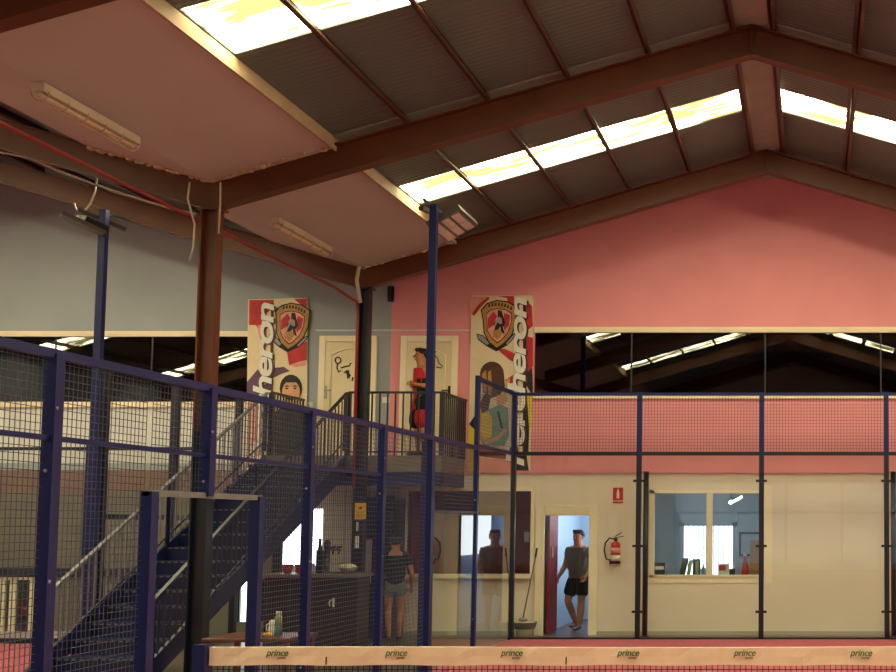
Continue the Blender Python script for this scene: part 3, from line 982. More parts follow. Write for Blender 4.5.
st = thing('staircase', (-8.0, 16.5, 0), 'navy steel staircase climbing to the balcony behind the court fence', 'staircase')
NS = 17
RISE = ZD / NS
YS0 = 13.75
YE = YF - 0.03
RUN = (YF - YS0) / NS
for i in range(NS - 1):
    y = YS0 + RUN * i
    z = RISE * (i + 1)
    b = MB()
    b.box(SX0 + 0.03, SX1 - 0.03, y, min(y + RUN + 0.03, YE), z - 0.03, z)
    b.box(SX0 + 0.03, SX1 - 0.03, y + 0.012, y + 0.018, z - RISE, z - 0.03)
    b.mi = 1
    for k in range(14):
        x = SX0 + 0.08 + k * 0.083
        b.box(x, x + 0.045, y - 0.004, y + 0.002, z - 0.022, z - 0.008)
    b.build('step', ['stair', 'baluster'], st)
def szl(y): return (y - YS0) / (YF - YS0) * ZD
for x in (SX0, SX1):
    b = MB()
    pts = [(x - 0.02, YS0 - 0.12, 0.0), (x - 0.02, YE, szl(YE) - 0.3), (x - 0.02, YE, szl(YE) + 0.02), (x - 0.02, YS0 - 0.12, 0.25)]
    b.prism(pts, (0.04, 0, 0)); b.build('stringer', 'stair', st)
    b = MB()
    hr = 0.95
    b.bar((x, YS0 + 0.1, szl(YS0 + 0.1) + hr), (x, YE, szl(YE) + hr + 0.05), 0.045, 0.03)
    b.build('handrail', 'baluster' if x == SX0 else 'rail_dark', st)  # left rail is coloured paler, as if catching the light
    b = MB(); b.bar((x, YS0 + 0.1, szl(YS0 + 0.1) + 0.26), (x, YE, szl(YE) + 0.26), 0.02, 0.02); b.build('bottom_rail', 'rail_dark', st)
    for y in (YS0 + 0.1, 16.5, YE - 0.04):
        b = MB(); b.box(x - 0.025, x + 0.025, y - 0.025, y + 0.025, szl(y) + 0.1, szl(y) + hr + 0.01); b.build('newel_post', 'stair', st)
    y = YS0 + 0.23
    while y < YF - 0.1:
        b = MB(); b.box(x - 0.009, x + 0.009, y - 0.009, y + 0.009, szl(y) + 0.1, szl(y) + hr)
        b.build('baluster', 'baluster' if x == SX0 else 'rail_dark', st)
        y += 0.13

# ------------------------------------------------------------------ upper doors
def upper_door(n, px0, px1, label):
    x0, x1 = WX(px0, 400), WX(px1, 400)
    z0, z1 = ZD, WZ(336)
    fw = 0.11
    b = MB()
    b.box(x0, x0 + fw, YW - 0.05, YW, z0, z1); b.box(x1 - fw, x1, YW - 0.05, YW, z0, z1); b.box(x0 + fw, x1 - fw, YW - 0.05, YW, z1 - fw, z1)
    fr = struct(b.build('door_%d' % n, 'trim', bevel=0.01))
    b = MB(); b.box(x0 + fw, x1 - fw, YW - 0.03, YW - 0.004, z0 + 0.01, z1 - fw)
    d = b.build('door_leaf', 'door', fr)
    # raised mouldings
    b = MB()
    xa, xc = x0 + fw + 0.1, x1 - fw - 0.1
    zz = [(z0 + 0.12, z0 + 0.75), (z0 + 0.85, z1 - fw - 0.12)]
    for k, (za, zb) in enumerate(zz):
        top = [(xa, YW - 0.034, zb - (0.1 if k else 0)), ]
        pts = [(xa, YW - 0.032, za), (xc, YW - 0.032, za), (xc, YW - 0.032, zb - (0.1 if k else 0))]
        if k:
            for i in range(1, 8):
                f = i / 8
                pts.append((xc + (xa - xc) * f, YW - 0.032, zb - 0.1 + 0.1 * math.sin(math.pi * f)))
        pts += [(xa, YW - 0.032, zb - (0.1 if k else 0)), (xa, YW - 0.032, za)]
        b.tube(pts, 0.012, 6)
    b.build('moulding', 'trim', d)
    return fr, d, x0, x1, z0, z1
f1, d1, x0, x1, z0, z1 = upper_door(1, 318.5, 376.5, '')
b = MB(); c = pw(326, 392, YW); b.box(c.x - 0.03, c.x + 0.03, YW - 0.045, YW - 0.03, c.z - 0.12, c.z + 0.1); b.tube([(c.x, YW - 0.05, c.z + 0.02), (c.x, YW - 0.09, c.z + 0.02), (c.x + 0.12, YW - 0.09, c.z + 0.02)], 0.012, 8); b.build('door_handle', 'metal', d1)
f2, d2, x0, x1, z0, z1 = upper_door(2, 400, 457.5, '')
b = MB(); c = pw(450.5, 392, YW); b.box(c.x - 0.03, c.x + 0.03, YW - 0.045, YW - 0.03, c.z - 0.12, c.z + 0.1); b.tube([(c.x, YW - 0.05, c.z + 0.02), (c.x, YW - 0.09, c.z + 0.02), (c.x - 0.12, YW - 0.09, c.z + 0.02)], 0.012, 8); b.build('door_handle', 'black', d2)
# line drawings of players on the doors
def lines(b, polys, r=0.012, Y=YW - 0.034):
    for pl in polys:
        b.tube([pw(x, y, Y) for x, y in pl], r, 5)
b = MB()
ring = [(338 + 2.8 * math.cos(a), 360.3 + 3.2 * math.sin(a)) for a in [k * math.pi / 6 for k in range(13)]]
lines(b, [ring, [(337.5, 364), (337, 368), (338.5, 372), (341, 370.5)], [(341, 368), (345, 366.5), (349, 366), (351, 363)], [(344, 373), (347, 370.5), (349, 374), (350.5, 376)], [(347, 371), (347.8, 377)], [(353, 377), (352, 381)]])
b.flat([(345.5, 371.5), (349, 370), (349.5, 376), (350.5, 379), (348.8, 377.5), (347.3, 379.5), (347, 375)], YW - 0.031, 0.004)
b.build('player_drawing', 'ink', d1)
b = MB()
lines(b, [[(434.5, 355), (437.5, 358), (439, 363), (442.5, 366), (441, 368), (436, 367)], [(436, 352), (433, 349.5)]], 0.011)
b.build('player_drawing', 'mopgrey', d2)
# light switch
c = pw(386, 400, YW); b = MB(); b.box(c.x - 0.06, c.x + 0.06, YW - 0.015, YW, c.z - 0.05, c.z + 0.05); o = b.build('light_switch', 'white', bevel=0.004)
tag(o, 'white double light switch on the grey blue wall between the upper doors', 'switch')
# dark bracket on the wall corner
c0, c1 = pw(391, 300, YW), pw(391, 288, YW); b = MB(); b.box(c0.x - 0.03, c0.x + 0.03, YW - 0.1, YW, c0.z, c1.z); b.box(c0.x - 0.05, c0.x + 0.05, YW - 0.02, YW, c0.z - .03, c1.z + .03)
tag(b.build('wall_bracket', 'black'), 'small black wall bracket where blue paint meets pink', 'bracket')

# ------------------------------------------------------------------ banners
def V2(b, pts, mi, lv, Y):
    b.mi = mi
    b.flat(pts, Y - 0.006 - lv * 0.003, 0.003)
def ell(cx, cy, rx, ry, n=18, a0=0, a1=2 * math.pi):
    full = abs(a1 - a0 - 2 * math.pi) < 1e-6
    k = n if full else n + 1
    return [(cx + rx * math.cos(a0 + (a1 - a0) * i / n), cy + ry * math.sin(a0 + (a1 - a0) * i / n)) for i in range(k)]
word = text_mesh('Percheron', 0.62, shear=0.18, bold=0.013, space=0.9)
wb = [v.co.copy() for v in word.vertices]
wl = max(v.x for v in wb) - min(v.x for v in wb)
wh = max(v.y for v in wb) - min(v.y for v in wb)

def lettering(b, px0, px1, pyt, pyb, Y, dy):
    """word running upwards inside the strip"""
    p0, p1 = pw(px0, (pyt + pyb) / 2, Y), pw(px1, (pyt + pyb) / 2, Y)
    zt, zb = pw(px0, pyt, Y).z, pw(px0, pyb, Y).z
    sx = (zt - zb) / wl
    sy = (p1.x - p0.x) / wh
    mx0, my0 = min(v.x for v in wb), min(v.y for v in wb)
    # local x -> +z, local y -> -x
    m = Matrix(((0, -sy, 0, p1.x + my0 * sy), (0, 0, -1, Y - dy), (sx, 0, 0, zb - mx0 * sx), (0, 0, 0, 1)))
    b.mesh(word, m)

def crest(b, cx, cy, s, Y, tilt=0.0, lv=2, flip=1):
    """gold shield with arch, red field and a pale rider; material order fixed by caller"""
    ca, sa = math.cos(tilt), math.sin(tilt)
    def T(pts): return [(cx + s * flip * (x * ca - y * sa), cy + s * (x * sa + y * ca)) for x, y in pts]
    out = [(-17, -10), (-12, -17), (-3, -21), (8, -21), (17, -17), (18, 0), (15, 12), (8, 21), (2, 26), (-6, 21), (-12, 12), (-14, 0)]
    inn = [(-12, -7), (-8, -11), (-2, -13), (7, -13), (13, -10), (13.5, 0), (11, 10), (6, 17), (2, 20.5), (-4, 16.5), (-9, 9.5), (-10.5, 0)]
    V2(b, T([(x * 1.08, y * 1.06) for x, y in out]), 1, lv, Y)
    V2(b, T(out), 0, lv + 1, Y)
    V2(b, T([(x * 1.06, y * 1.06) for x, y in inn]), 1, lv + 2, Y)
    V2(b, T(inn), 3, lv + 3, Y)
    V2(b, T([(-10, -3), (-5, -10), (-1, -6), (-4, 4), (-9, 8)]), 2, lv + 4, Y)
    V2(b, T([(6, -10), (12, -8), (12, 2), (8, 8), (6, 0)]), 2, lv + 4, Y)
    V2(b, T([(-1, -12), (3, -12), (5, -7), (8, 0), (6, 5), (9, 12), (5, 10), (3, 4), (1, 12), (-3, 16), (-2, 6), (-4, 2), (0, -3)]), 1, lv + 5, Y)
    V2(b, T([(1, -6), (4, -4), (5, 1), (3, 2), (0, 0), (-2, 6), (-3, 3)]), 4, lv + 6, Y)
    V2(b, T([(-4, 10), (2, 7), (6, 10), (4, 16), (1, 18), (-3, 14)]), 0, lv + 6, Y)
    for k in range(8):       # worn marks along the arch
        x = -11 + k * 3.2
        yy = -14.5 - 3.2 * math.sin(math.pi * (k + 0.8) / 8.2)
        V2(b, T([(x, yy - 1.8), (x + 1.6, yy - 2.1), (x + 1.9, yy + 1.0), (x + 0.2, yy + 1.4)]), 1, lv + 2, Y)
    # ribbon
    V2(b, T([(-20, 14), (-13, 15), (-6, 21), (2, 25), (9, 21), (16, 11), (21, 8), (20, 13), (12, 23), (2, 30), (-8, 26), (-18, 20)]), 1, lv, Y)
    V2(b, T([(-19, 15), (-13, 16), (-6, 22.5), (-8, 24.5), (-17.5, 19)]), 4, lv + 1, Y)
    V2(b, T([(11, 20.5), (17, 12), (20, 9.5), (19, 12.5), (12, 22)]), 4, lv + 1, Y)

YBn = YW - 0.03
# right banner
bx0, bx1 = 468, 533.5
t = thing('hanging_banner', pw(500, 473, YBn), 'tall banner on the pink wall showing a dark haired woman below a gold shield', 'banner', None)
b = MB(); p0, p1 = pw(bx0, 473, YBn), pw(bx1, 295.5, YBn); b.box(p0.x, p1.x, YBn - 0.004, YBn + 0.02, p0.z, p1.z); b.build('sheet', 'banner', t)
b = MB()
Y = YBn
# 0 red 1 brown 2 yellow 3 purple 4 pink 5 dark
V2(b, [(469, 296.5), (489, 296.5), (478, 305), (474, 316), (471, 314)], 4, 0, Y)
V2(b, [(478, 305), (488, 297), (490, 298), (482, 306), (474, 316), (472, 314)], 0, 1, Y)
V2(b, [(497, 296), (514, 296), (515, 315), (512, 320), (507, 298)], 0, 0, Y)
V2(b, [(526, 300), (532, 306), (533, 326), (528, 330), (526, 322)], 0, 1, Y)
V2(b, [(527, 336), (533, 338), (533, 366), (528, 372), (525, 350)], 0, 1, Y)
V2(b, [(497, 349), (505, 349), (512, 352), (516, 355), (514, 362), (510, 360), (505, 356)], 0, 0, Y)
V2(b, [(505, 380), (515, 374), (522, 372), (523, 377), (514, 382), (507, 385)], 0, 0, Y)
V2(b, [(524, 362), (532, 366), (533, 388), (532, 395), (526, 385)], 5, 0, Y)
V2(b, [(526, 395), (532, 395), (532, 425), (528, 432), (525, 420)], 2, 0, Y)
V2(b, [(468.5, 428), (474, 424), (474, 472), (468.5, 472)], 2, 0, Y)
V2(b, [(515, 452), (526, 452), (529, 472), (514, 472)], 5, 0, Y)
V2(b, [(476, 445), (513, 452), (513, 460), (476, 456)], 1, 1, Y)
V2(b, [(476, 458), (513, 460), (513, 472), (476, 472)], 4, 1, Y)
# shadow edging beside the letters is printed
V2(b, [(523, 300), (526, 300), (527, 330), (526, 372), (527, 396), (529, 430), (528, 452), (523, 460)], 5, 1, Y)
b.build('colour_splashes', ['redprint', 'brownprint', 'yellowprint', 'purpleprint', 'pinkprint', 'ink'], t, recalc=False)
b = MB(); crest(b, 497.5, 322, 0.98, Y, R(6)); b.build('shield_crest', ['gold', 'ink', 'redprint', 'pinkprint', 'greyprint'], t, recalc=False)
b = MB(); lettering(b, 508, 526, 297.5, 466, Y, 0.034); b.mi = 1; lettering(b, 509.6, 528, 298.8, 467.5, Y, 0.030); b.build('lettering', ['white', 'brownprint'], t, recalc=False)
b = MB()
# printed woman: 0 hair 1 skin 2 teal 3 yellow 4 dark 5 gold
V2(b, ell(492, 374, 12, 12.5) , 0, 3, Y)
V2(b, [(480, 372), (486, 366), (497, 366), (504, 374), (505, 386), (500, 396), (490, 398), (483, 392)], 0, 4, Y)
V2(b, [(482, 374), (486, 370), (487, 384), (486, 394), (482, 388)], 5, 5, Y)
V2(b, [(488, 372), (491, 370), (492, 386), (491, 396), (488, 394)], 5, 5, Y)
V2(b, [(496, 396), (506, 393), (508, 400), (503, 406), (497, 404)], 1, 5, Y)
V2(b, [(484, 394), (491, 396), (488, 412), (482, 414), (480, 404)], 0, 5, Y)
V2(b, [(480, 414), (492, 408), (500, 404), (508, 408), (509, 436), (504, 446), (484, 446), (478, 436)], 2, 4, Y)
V2(b, [(480, 414), (488, 410), (492, 418), (492, 436), (484, 440), (478, 432)], 3, 5, Y)
V2(b, [(478, 432), (486, 440), (497, 436), (505, 428), (507, 431), (498, 440), (486, 445), (478, 438)], 1, 6, Y)
V2(b, [(469, 424), (476, 414), (478, 418), (477, 432)], 4, 4, Y)
V2(b, [(497, 412), (499, 411), (503, 428), (501, 429)], 4, 6, Y)
V2(b, [(506, 380), (510, 378), (509, 392), (504, 394)], 1, 5, Y)
b.build('printed_woman', ['brownprint', 'skinprint', 'tealprint', 'yellowprint', 'ink', 'gold'], t, recalc=False)

# left banner
t = thing('hanging_banner', pw(278, 473, YBn), 'tall banner on the blue wall showing a smiling man below a gold shield', 'banner', None)
b = MB(); b.prism([pw(248.5, 299.5, YBn), pw(308, 298, YBn), pw(307, 470, YBn), pw(246.5, 470, YBn)], (0, -0.016, 0)); b.build('sheet', 'banner', t)
Y = YBn - 0.014
b = MB()
V2(b, [(249.5, 300), (274, 300), (273, 308), (263, 316), (260, 332), (256, 325), (249, 325)], 0, 0, Y)
V2(b, [(258, 325), (261, 325), (264, 334), (261, 340), (258, 332)], 4, 1, Y)
V2(b, [(294, 299), (307, 299), (307, 312), (300, 304)], 0, 0, Y)
V2(b, [(287, 351), (295, 346), (307, 341), (307, 360), (298, 362), (289, 365)], 0, 0, Y)
V2(b, [(289, 365), (298, 362), (307, 360), (306, 365), (296, 367)], 4, 1, Y)
V2(b, [(247, 382), (258, 369), (262, 376), (264, 385), (272, 382), (272, 392), (262, 398), (247, 400)], 3, 0, Y)
V2(b, [(273, 368), (284, 367), (290, 371), (281, 374), (273, 378)], 3, 0, Y)
V2(b, [(248, 400), (262, 398), (262, 470), (248, 470)], 4, 0, Y)
V2(b, [(271, 303), (274, 303), (273, 392), (270, 392)], 1, 1, Y)
b.build('colour_splashes', ['redprint', 'brownprint', 'yellowprint', 'purpleprint', 'pinkprint', 'ink'], t, recalc=False)
b = MB(); crest(b, 290.5, 324, 0.95, Y, R(10)); b.build('shield_crest', ['gold', 'ink', 'redprint', 'pinkprint', 'greyprint'], t, recalc=False)
b = MB(); lettering(b, 254, 272.5, 303, 466, Y, 0.034); b.mi = 1; lettering(b, 255.6, 274.3, 304.2, 467.5, Y, 0.030); b.build('lettering', ['white', 'brownprint'], t, recalc=False)
b = MB()
V2(b, ell(291, 388.5, 11.3, 14), 0, 3, Y)
V2(b, ell(291, 392.5, 9.0, 12.5), 1, 4, Y)
V2(b, [(281, 384), (284, 379), (291, 377.5), (298, 379), (301.5, 385), (300, 386), (296, 382.5), (286, 382.5), (282, 387)], 0, 5, Y)
for ex in (286.8, 295.2):
    V2(b, [(ex - 3, 386.3), (ex, 385.2), (ex + 3, 386.3), (ex, 386.8)], 0, 5, Y)
    V2(b, ell(ex, 388.4, 1.5, 0.9, 8), 0, 5, Y)
V2(b, [(290, 387), (292, 387), (293.4, 393), (291, 394.2), (288.8, 393)], 2, 5, Y)
V2(b, [(286, 396.5), (296, 396.5), (294, 399.5), (291, 400.4), (288, 399.5)], 4, 5, Y)
V2(b, [(287.3, 397), (294.7, 397), (293, 398.6), (289, 398.6)], 3, 6, Y)
V2(b, [(275, 412), (285, 405), (298, 405), (307, 412), (306.5, 469), (274, 469)], 4, 3, Y)
b.build('printed_man', ['hair', 'skinprint', 'pinkprint', 'white', 'ink'], t, recalc=False)

# ------------------------------------------------------------------ fire point
t = thing('fire_extinguisher', pw(615, 563, YW - 0.1), 'red fire extinguisher with black hose hung on the cream wall', 'fire extinguisher')
c = pw(615.5, 563, YW - 0.1); zb = c.z; zt = pw(615, 541, YW - 0.1).z
b = MB(); h = zt - zb
b.lathe((c.x, c.y, zb), [(0.07, 0), (0.078, 0.02), (0.078, h * 0.82), (0.06, h * 0.92), (0.025, h)], 18); b.build('cylinder', 'red', t)
b = MB(); b.lathe((c.x, c.y, zb), [(0.081, 0.04), (0.081, h * 0.36)], 18); b.mi = 1; b.lathe((c.x, c.y, zb), [(0.08, h * .45), (0.08, h * .7)], 18); b.build('paper_sleeve', ['white', 'pinkprint'], t)
b = MB(); b.lathe((c.x, c.y, zt), [(0.025, -0.01), (0.03, 0.03), (0.02, 0.06)], 12); b.bar((c.x - 0.02, c.y, zt + 0.05), (c.x + 0.13, c.y - 0.02, zt + 0.08), 0.025, 0.012); b.bar((c.x - 0.02, c.y, zt + 0.07), (c.x + 0.1, c.y - 0.02, zt + 0.14), 0.025, 0.012); b.build('valve', 'black', t)
b = MB(); b.tube([(c.x - 0.01, c.y, zt + 0.03), (c.x - 0.1, c.y - 0.01, zt + 0.05), (c.x - 0.17, c.y - 0.01, zt - 0.03), (c.x - 0.19, c.y - 0.01, zt - 0.16), (c.x - 0.15, c.y - 0.01, zt - 0.30), (c.x - 0.09, c.y - 0.01, zb + 0.05), (c.x - 0.085, c.y - 0.01, zb - 0.02)], 0.014, 8); b.build('hose', 'black', t)
b = MB(); b.lathe((c.x, c.y, zb), [(0.079, -0.012), (0.083, 0.03)], 18); b.build('base_ring', 'black', t)
b = MB(); b.box(c.x - 0.03, c.x + 0.03, c.y + 0.05, YW, zb + 0.1, zt - 0.1); b.build('wall_hook', 'metal', t)
t = thing('fire_sign', pw(618, 503, YW), 'small red sign with white extinguisher symbol on the cream wall', 'sign')
p0, p1 = pw(613, 503.2, YW), pw(623.3, 487.6, YW)
b = MB(); b.box(p0.x, p1.x, YW - 0.012, YW, p0.z, p1.z); b.build('plate', 'red', t)
b = MB(); xm = (p0.x + p1.x) / 2; hh = p1.z - p0.z
b.prism([(xm - 0.022, YW - 0.014, p0.z + hh * .3), (xm + 0.022, YW - 0.014, p0.z + hh * .3), (xm + 0.022, YW - 0.014, p0.z + hh * .68), (xm + 0.01, YW - 0.014, p0.z + hh * .8), (xm + 0.01, YW - 0.014, p0.z + hh * .9), (xm - 0.01, YW - 0.014, p0.z + hh * .9), (xm - 0.01, YW - 0.014, p0.z + hh * .8), (xm - 0.022, YW - 0.014, p0.z + hh * .68)], (0, -0.003, 0))
b.build('symbol', 'white', t)
b = MB(); me = text_mesh('EXTINTOR', 0.034, bold=0.0006); b.mesh(me, Matrix.Translation((xm, YW - 0.0145, p0.z + hh * .13)) @ Matrix.Rotation(R(90), 4, 'X')); b.build('lettering', 'white', t, recalc=False)

# white paper on the maroon wall inside the hatch
p0, p1 = pw(524, 542, 23.19), pw(529, 532, 23.19); b = MB(); b.box(p0.x, p1.x, 23.19, 23.2, p0.z, p1.z)
tag(b.build('paper_notice', 'white'), 'white paper notice on the maroon wall inside the hatch', 'paper')

# mop bucket
t = thing('mop_bucket', pw(525, 634, YW - 0.35), 'pale mop bucket with dark wringer standing left of the lit doorway', 'bucket')
c = pw(525, 600, YW - 0.35)
b = MB(); b.lathe((c.x, c.y, 0.0), [(0.13, 0), (0.16, 0.2), (0.165, 0.25)], 20); b.build('bucket', 'bucket', t)
b = MB(); b.lathe((c.x, c.y, 0.1), [(0.10, 0.0), (0.17, 0.05), (0.20, 0.13), (0.205, 0.15), (0.18, 0.15), (0.15, 0.1)], 20); b.build('wringer', 'mopgrey', t)
b = MB(); b.tube([(c.x - 0.2, c.y, 0.24), (c.x - 0.12, c.y - 0.15, 0.12), (c.x + 0.12, c.y - 0.15, 0.12), (c.x + 0.2, c.y, 0.24)], 0.008, 6); b.build('handle', 'metal', t)
t = thing('mop', (c.x + 0.02, c.y, 0.13), 'long handled mop leaning in the pale bucket', 'mop')
pt, pm = pw(537, 548, YW - 0.2), pw(535.5, 557, YW - 0.21)
b = MB(); b.tube([(c.x - 0.03, c.y, 0.3), pm], 0.011, 8); b.build('pole', 'mopgrey', t)
b = MB(); b.tube([pm, pt], 0.017, 8); b.build('grip', 'black', t)
b = MB(); b.sphere((c.x - 0.03, c.y, 0.29), 0.075, (1, 1, 0.45), 12); b.build('head', 'greyprint', t)

# ------------------------------------------------------------------ office window and the things on its sill
b = MB()
x0, x1, z0, z1 = H_off
fw = 0.07
for (xa, xc) in ((x0, x0 + fw), (x1 - fw, x1)): b.box(xa, xc, YW - 0.03, YW + 0.1, z0, z1)
b.box(x0, x1, YW - 0.03, YW + 0.1, z1 - fw * 0.8, z1); b.box(x0, x1, YW - 0.03, YW + 0.1, z0, z0 + fw * 0.5)
xm = WX(709.5); b.box(xm - 0.05, xm + 0.05, YW - 0.015, YW + 0.08, z0, z1)
b.mi = 1; b.box(x0 + fw, xm, YW + 0.03, YW + 0.036, z0, z1); b.box(xm, x1 - fw, YW + 0.05, YW + 0.056, z0, z1)
b.mi = 0
b.box(x0 - 0.12, x1 + 0.14, YW - 0.012, YW, z0 - 0.10, z0); b.box(x1, x1 + 0.14, YW - 0.012, YW, z0, z1 + 0.08)
struct(b.build('window_3', ['trim', 'offglass']))
DZ = z0 - 0.0
b = MB(); b.box(x0 - 0.3, x1 + 1.0, YW + 0.13, YW + 0.85, DZ - 0.04, DZ - 0.001); o = b.build('desk_shelf', 'trim')
tag(o, 'pale shelf inside the office under the sliding window', 'shelf')
OY = YW + 0.4
def obox(name, px0, px1, py, d, m, label, cat, lean=0.0, extra=None, group=None, Yo=OY):
    p0, p1 = pw(px0, 577, Yo), pw(px1, py, Yo)
    b = MB(); b.hexa([(p0.x, Yo, DZ), (p1.x, Yo, DZ), (p1.x, Yo + d, DZ), (p0.x, Yo + d, DZ), (p0.x + lean, Yo, p1.z), (p1.x + lean, Yo, p1.z), (p1.x + lean, Yo + d, p1.z), (p0.x + lean, Yo + d, p1.z)])
    t = b.build(name, m, bevel=0.004)
    if extra: extra(t, p0, p1)
    return tag(t, label, cat, group)
def panel(m, name, fx0, fx1, fz0, fz1):
    def f(t, p0, p1):
        b = MB(); w, h = p1.x - p0.x, p1.z - DZ
        b.box(p0.x + w * fx0, p0.x + w * fx1, OY - 0.006, OY - 0.001, DZ + h * fz0, DZ + h * fz1); b.build(name, m, t)
    return f
obox('paper_tray', 654, 665, 563, 0.25, 'black', 'black paper tray at the left end of the office window', 'tray', extra=panel('white', 'papers', 0.1, 0.9, 0.5, 0.75))
obox('folder', 679, 685, 558, 0.04, 'darkgreen', 'dark green folder leaning left of a pale booklet', 'folder', lean=0.06)
obox('booklet', 686.2, 690, 560, 0.03, 'greenprint', 'pale green booklet standing between two dark folders', 'booklet', lean=0.05)
obox('folder', 693, 700.5, 559, 0.05, 'darkgreen', 'green folder with pale spine beside the blue bottle', 'folder', extra=panel('greenprint', 'spine_label', 0.35, 0.75, 0.1, 0.9))
obox('tissue_box', 718.5, 729, 564, 0.14, 'white', 'white and red tissue box right of the window mullion', 'box', extra=panel('redprint', 'print', 0.05, 0.7, 0.45, 0.9))
c = pw(703, 577, OY); b = MB(); b.lathe((c.x, OY + 0.05, DZ), [(0.04, 0), (0.045, 0.1), (0.03, 0.14), (0.015, 0.15), (0.015, 0.19)], 12)
tag(b.build('bottle', 'bluebit'), 'light blue bottle on the office shelf left of the mullion', 'bottle')
c = pw(745, 577, OY); b = MB(); b.lathe((c.x, OY + 0.05, DZ), [(0.07, 0), (0.06, 0.12), (0.035, 0.26), (0.02, 0.34)], 12)
t = b.build('spray_bottle', 'red'); tag(t, 'red tapering spray bottle before the cardboard boxes in the office', 'bottle')
b = MB(); b.box(c.x - 0.035, c.x + 0.02, OY + 0.03, OY + 0.07, DZ + 0.34, DZ + 0.38); b.build('trigger', 'white', t)
c = pw(732, 577, OY); b = MB(); b.lathe((c.x, OY + 0.05, DZ), [(0.045, 0), (0.05, 0.12), (0.042, 0.12), (0.04, 0.02)], 14); t = b.build('pen_cup', 'black'); tag(t, 'black pen cup beside the white tissue box', 'cup')
rs = random.Random(2)
b = MB()
for k in range(6): b.tube([(c.x + rs.uniform(-.02, .02), OY + .05, DZ + .03), (c.x + rs.uniform(-.05, .05), OY + .05, DZ + rs.uniform(.16, .2))], 0.005, 6)
b.build('pens', 'white', t)
bb = obox('cardboard_box', 749, 764, 560, 0.3, 'cardboard', 'brown cardboard box at the right of the office window, lower of two', 'box', Yo=OY + 0.12)
p0, p1 = pw(750, 560, OY + 0.12), pw(763, 541, OY + 0.12)
zt0 = pw(750, 560, OY + 0.12).z
b = MB(); b.box(p0.x, p1.x, OY + 0.14, OY + 0.38, zt0, p1.z); tag(b.build('cardboard_box', 'cardboard', bevel=0.004), 'brown cardboard box at the right of the office window, upper of two', 'box')
c = pw(735, 500, 22.6)
t = thing('ceiling_lamp', (c.x, 22.6, c.z), 'slanted white tube lamp hanging in the office behind the window', 'lamp')
q0, q1 = pw(730.5, 502.5, 22.4), pw(740.5, 497, 22.9)
b = MB(); b.bar(q0 + Vector((0, 0, .04)), q1 + Vector((0, 0, .04)), 0.08, 0.03); b.build('housing', 'white', t)
b = MB(); b.tube([q0, q1], 0.025, 10); b.build('tube', 'officelamp', t)
for q in (q0, q1):
    b = MB(); b.tube([q + Vector((0, 0, .05)), (q.x, q.y, 2.55)], 0.006, 6); b.build('hanger', 'metal', t)
# unseen tube added on the reception ceiling to brighten the hatch interior
b = MB(); b.box(-5.6, -4.4, 21.8, 21.9, 2.56, 2.599); b.mi = 1; b.box(-5.55, -4.45, 21.82, 21.88, 2.53, 2.56)
tag(b.build('ceiling_lamp', ['white', 'receptionfill']), 'unseen fill tube added on the ceiling behind the reception hatch', 'lamp')
# framed picture on the office end wall
t = thing('picture_frame', pw(752, 554, 24.5), 'black framed pale picture on the office wall right of the bright window', 'picture')
p0, p1 = pw(739, 556, 24.56), pw(768, 532, 24.56)
b = MB()
for (xa, xc, za, zc) in ((p0.x, p1.x, p1.z - 0.04, p1.z), (p0.x, p1.x, p0.z, p0.z + 0.04), (p0.x, p0.x + 0.04, p0.z, p1.z), (p1.x - 0.04, p1.x, p0.z, p1.z)): b.box(xa, xc, 24.53, 24.598, za, zc)
b.build('frame', 'black', t)
b = MB(); b.box(p0.x + 0.03, p1.x - 0.03, 24.57, 24.595, p0.z + 0.03, p1.z - 0.03); b.build('print', 'officewall', t)

# ------------------------------------------------------------------ bar under the balcony
YC = 18.45
t = thing('bar_counter', (pw(310, 600, YC).x, YC, 0), 'black brown bar counter under the balcony behind the mesh', 'counter')
cx0, cx1 = pw(266, 600, YC).x, pw(356, 600, YC).x
zc = pw(310, 574, YC).z
b = MB(); b.box(cx0, cx1, YC, YC + 0.55, 0, zc - 0.05)
for k in range(5):
    x = cx0 + (cx1 - cx0) * k / 4; b.box(x - 0.02, x + 0.02, YC - 0.012, YC, 0.05, zc - 0.06)
b.build('front_panel', 'darkwood', t)
b = MB(); b.box(cx0 - 0.06, cx1 + 0.04, YC - 0.08, YC + 0.62, zc - 0.05, zc); b.build('worktop', 'countertop', t, bevel=0.01)
b = MB(); p0, p1 = pw(332, 607, YC - 0.014), pw(335, 598, YC - 0.014); b.box(p0.x, p1.x, YC - 0.02, YC - 0.014, p0.z, p1.z); b.tube([pw(331, 600, YC - .02), pw(328.5, 603, YC - .02), pw(330, 606, YC - .02)], 0.012, 6); b.build('sticker', 'white', t)
def on_bar(px, d=0.25): return Vector((pw(px, 570, YC + d).x, YC + d, zc))
# red tubs
def tub(p, lab):
    t = thing('red_tub', p, lab, 'tub', 'red tubs on the bar')
    b = MB(); b.lathe(p, [(0.055, 0), (0.085, 0.13), (0.08, 0.13), (0.052, 0.01)], 16); b.build('bowl', 'red', t)
    b = MB(); b.lathe(p + Vector((0, 0, 0.125)), [(0.09, 0), (0.09, 0.012)], 16); b.build('rim', 'redprint', t)
    return t
t1 = tub(on_bar(287.5, 0.12), 'round red tub on the bar, next to the stair stringer')
p = on_bar(300.5, 0.12)
t2 = copy_tree(t1, None, p); t2['label'] = 'round red tub on the bar, close left of the fence post'
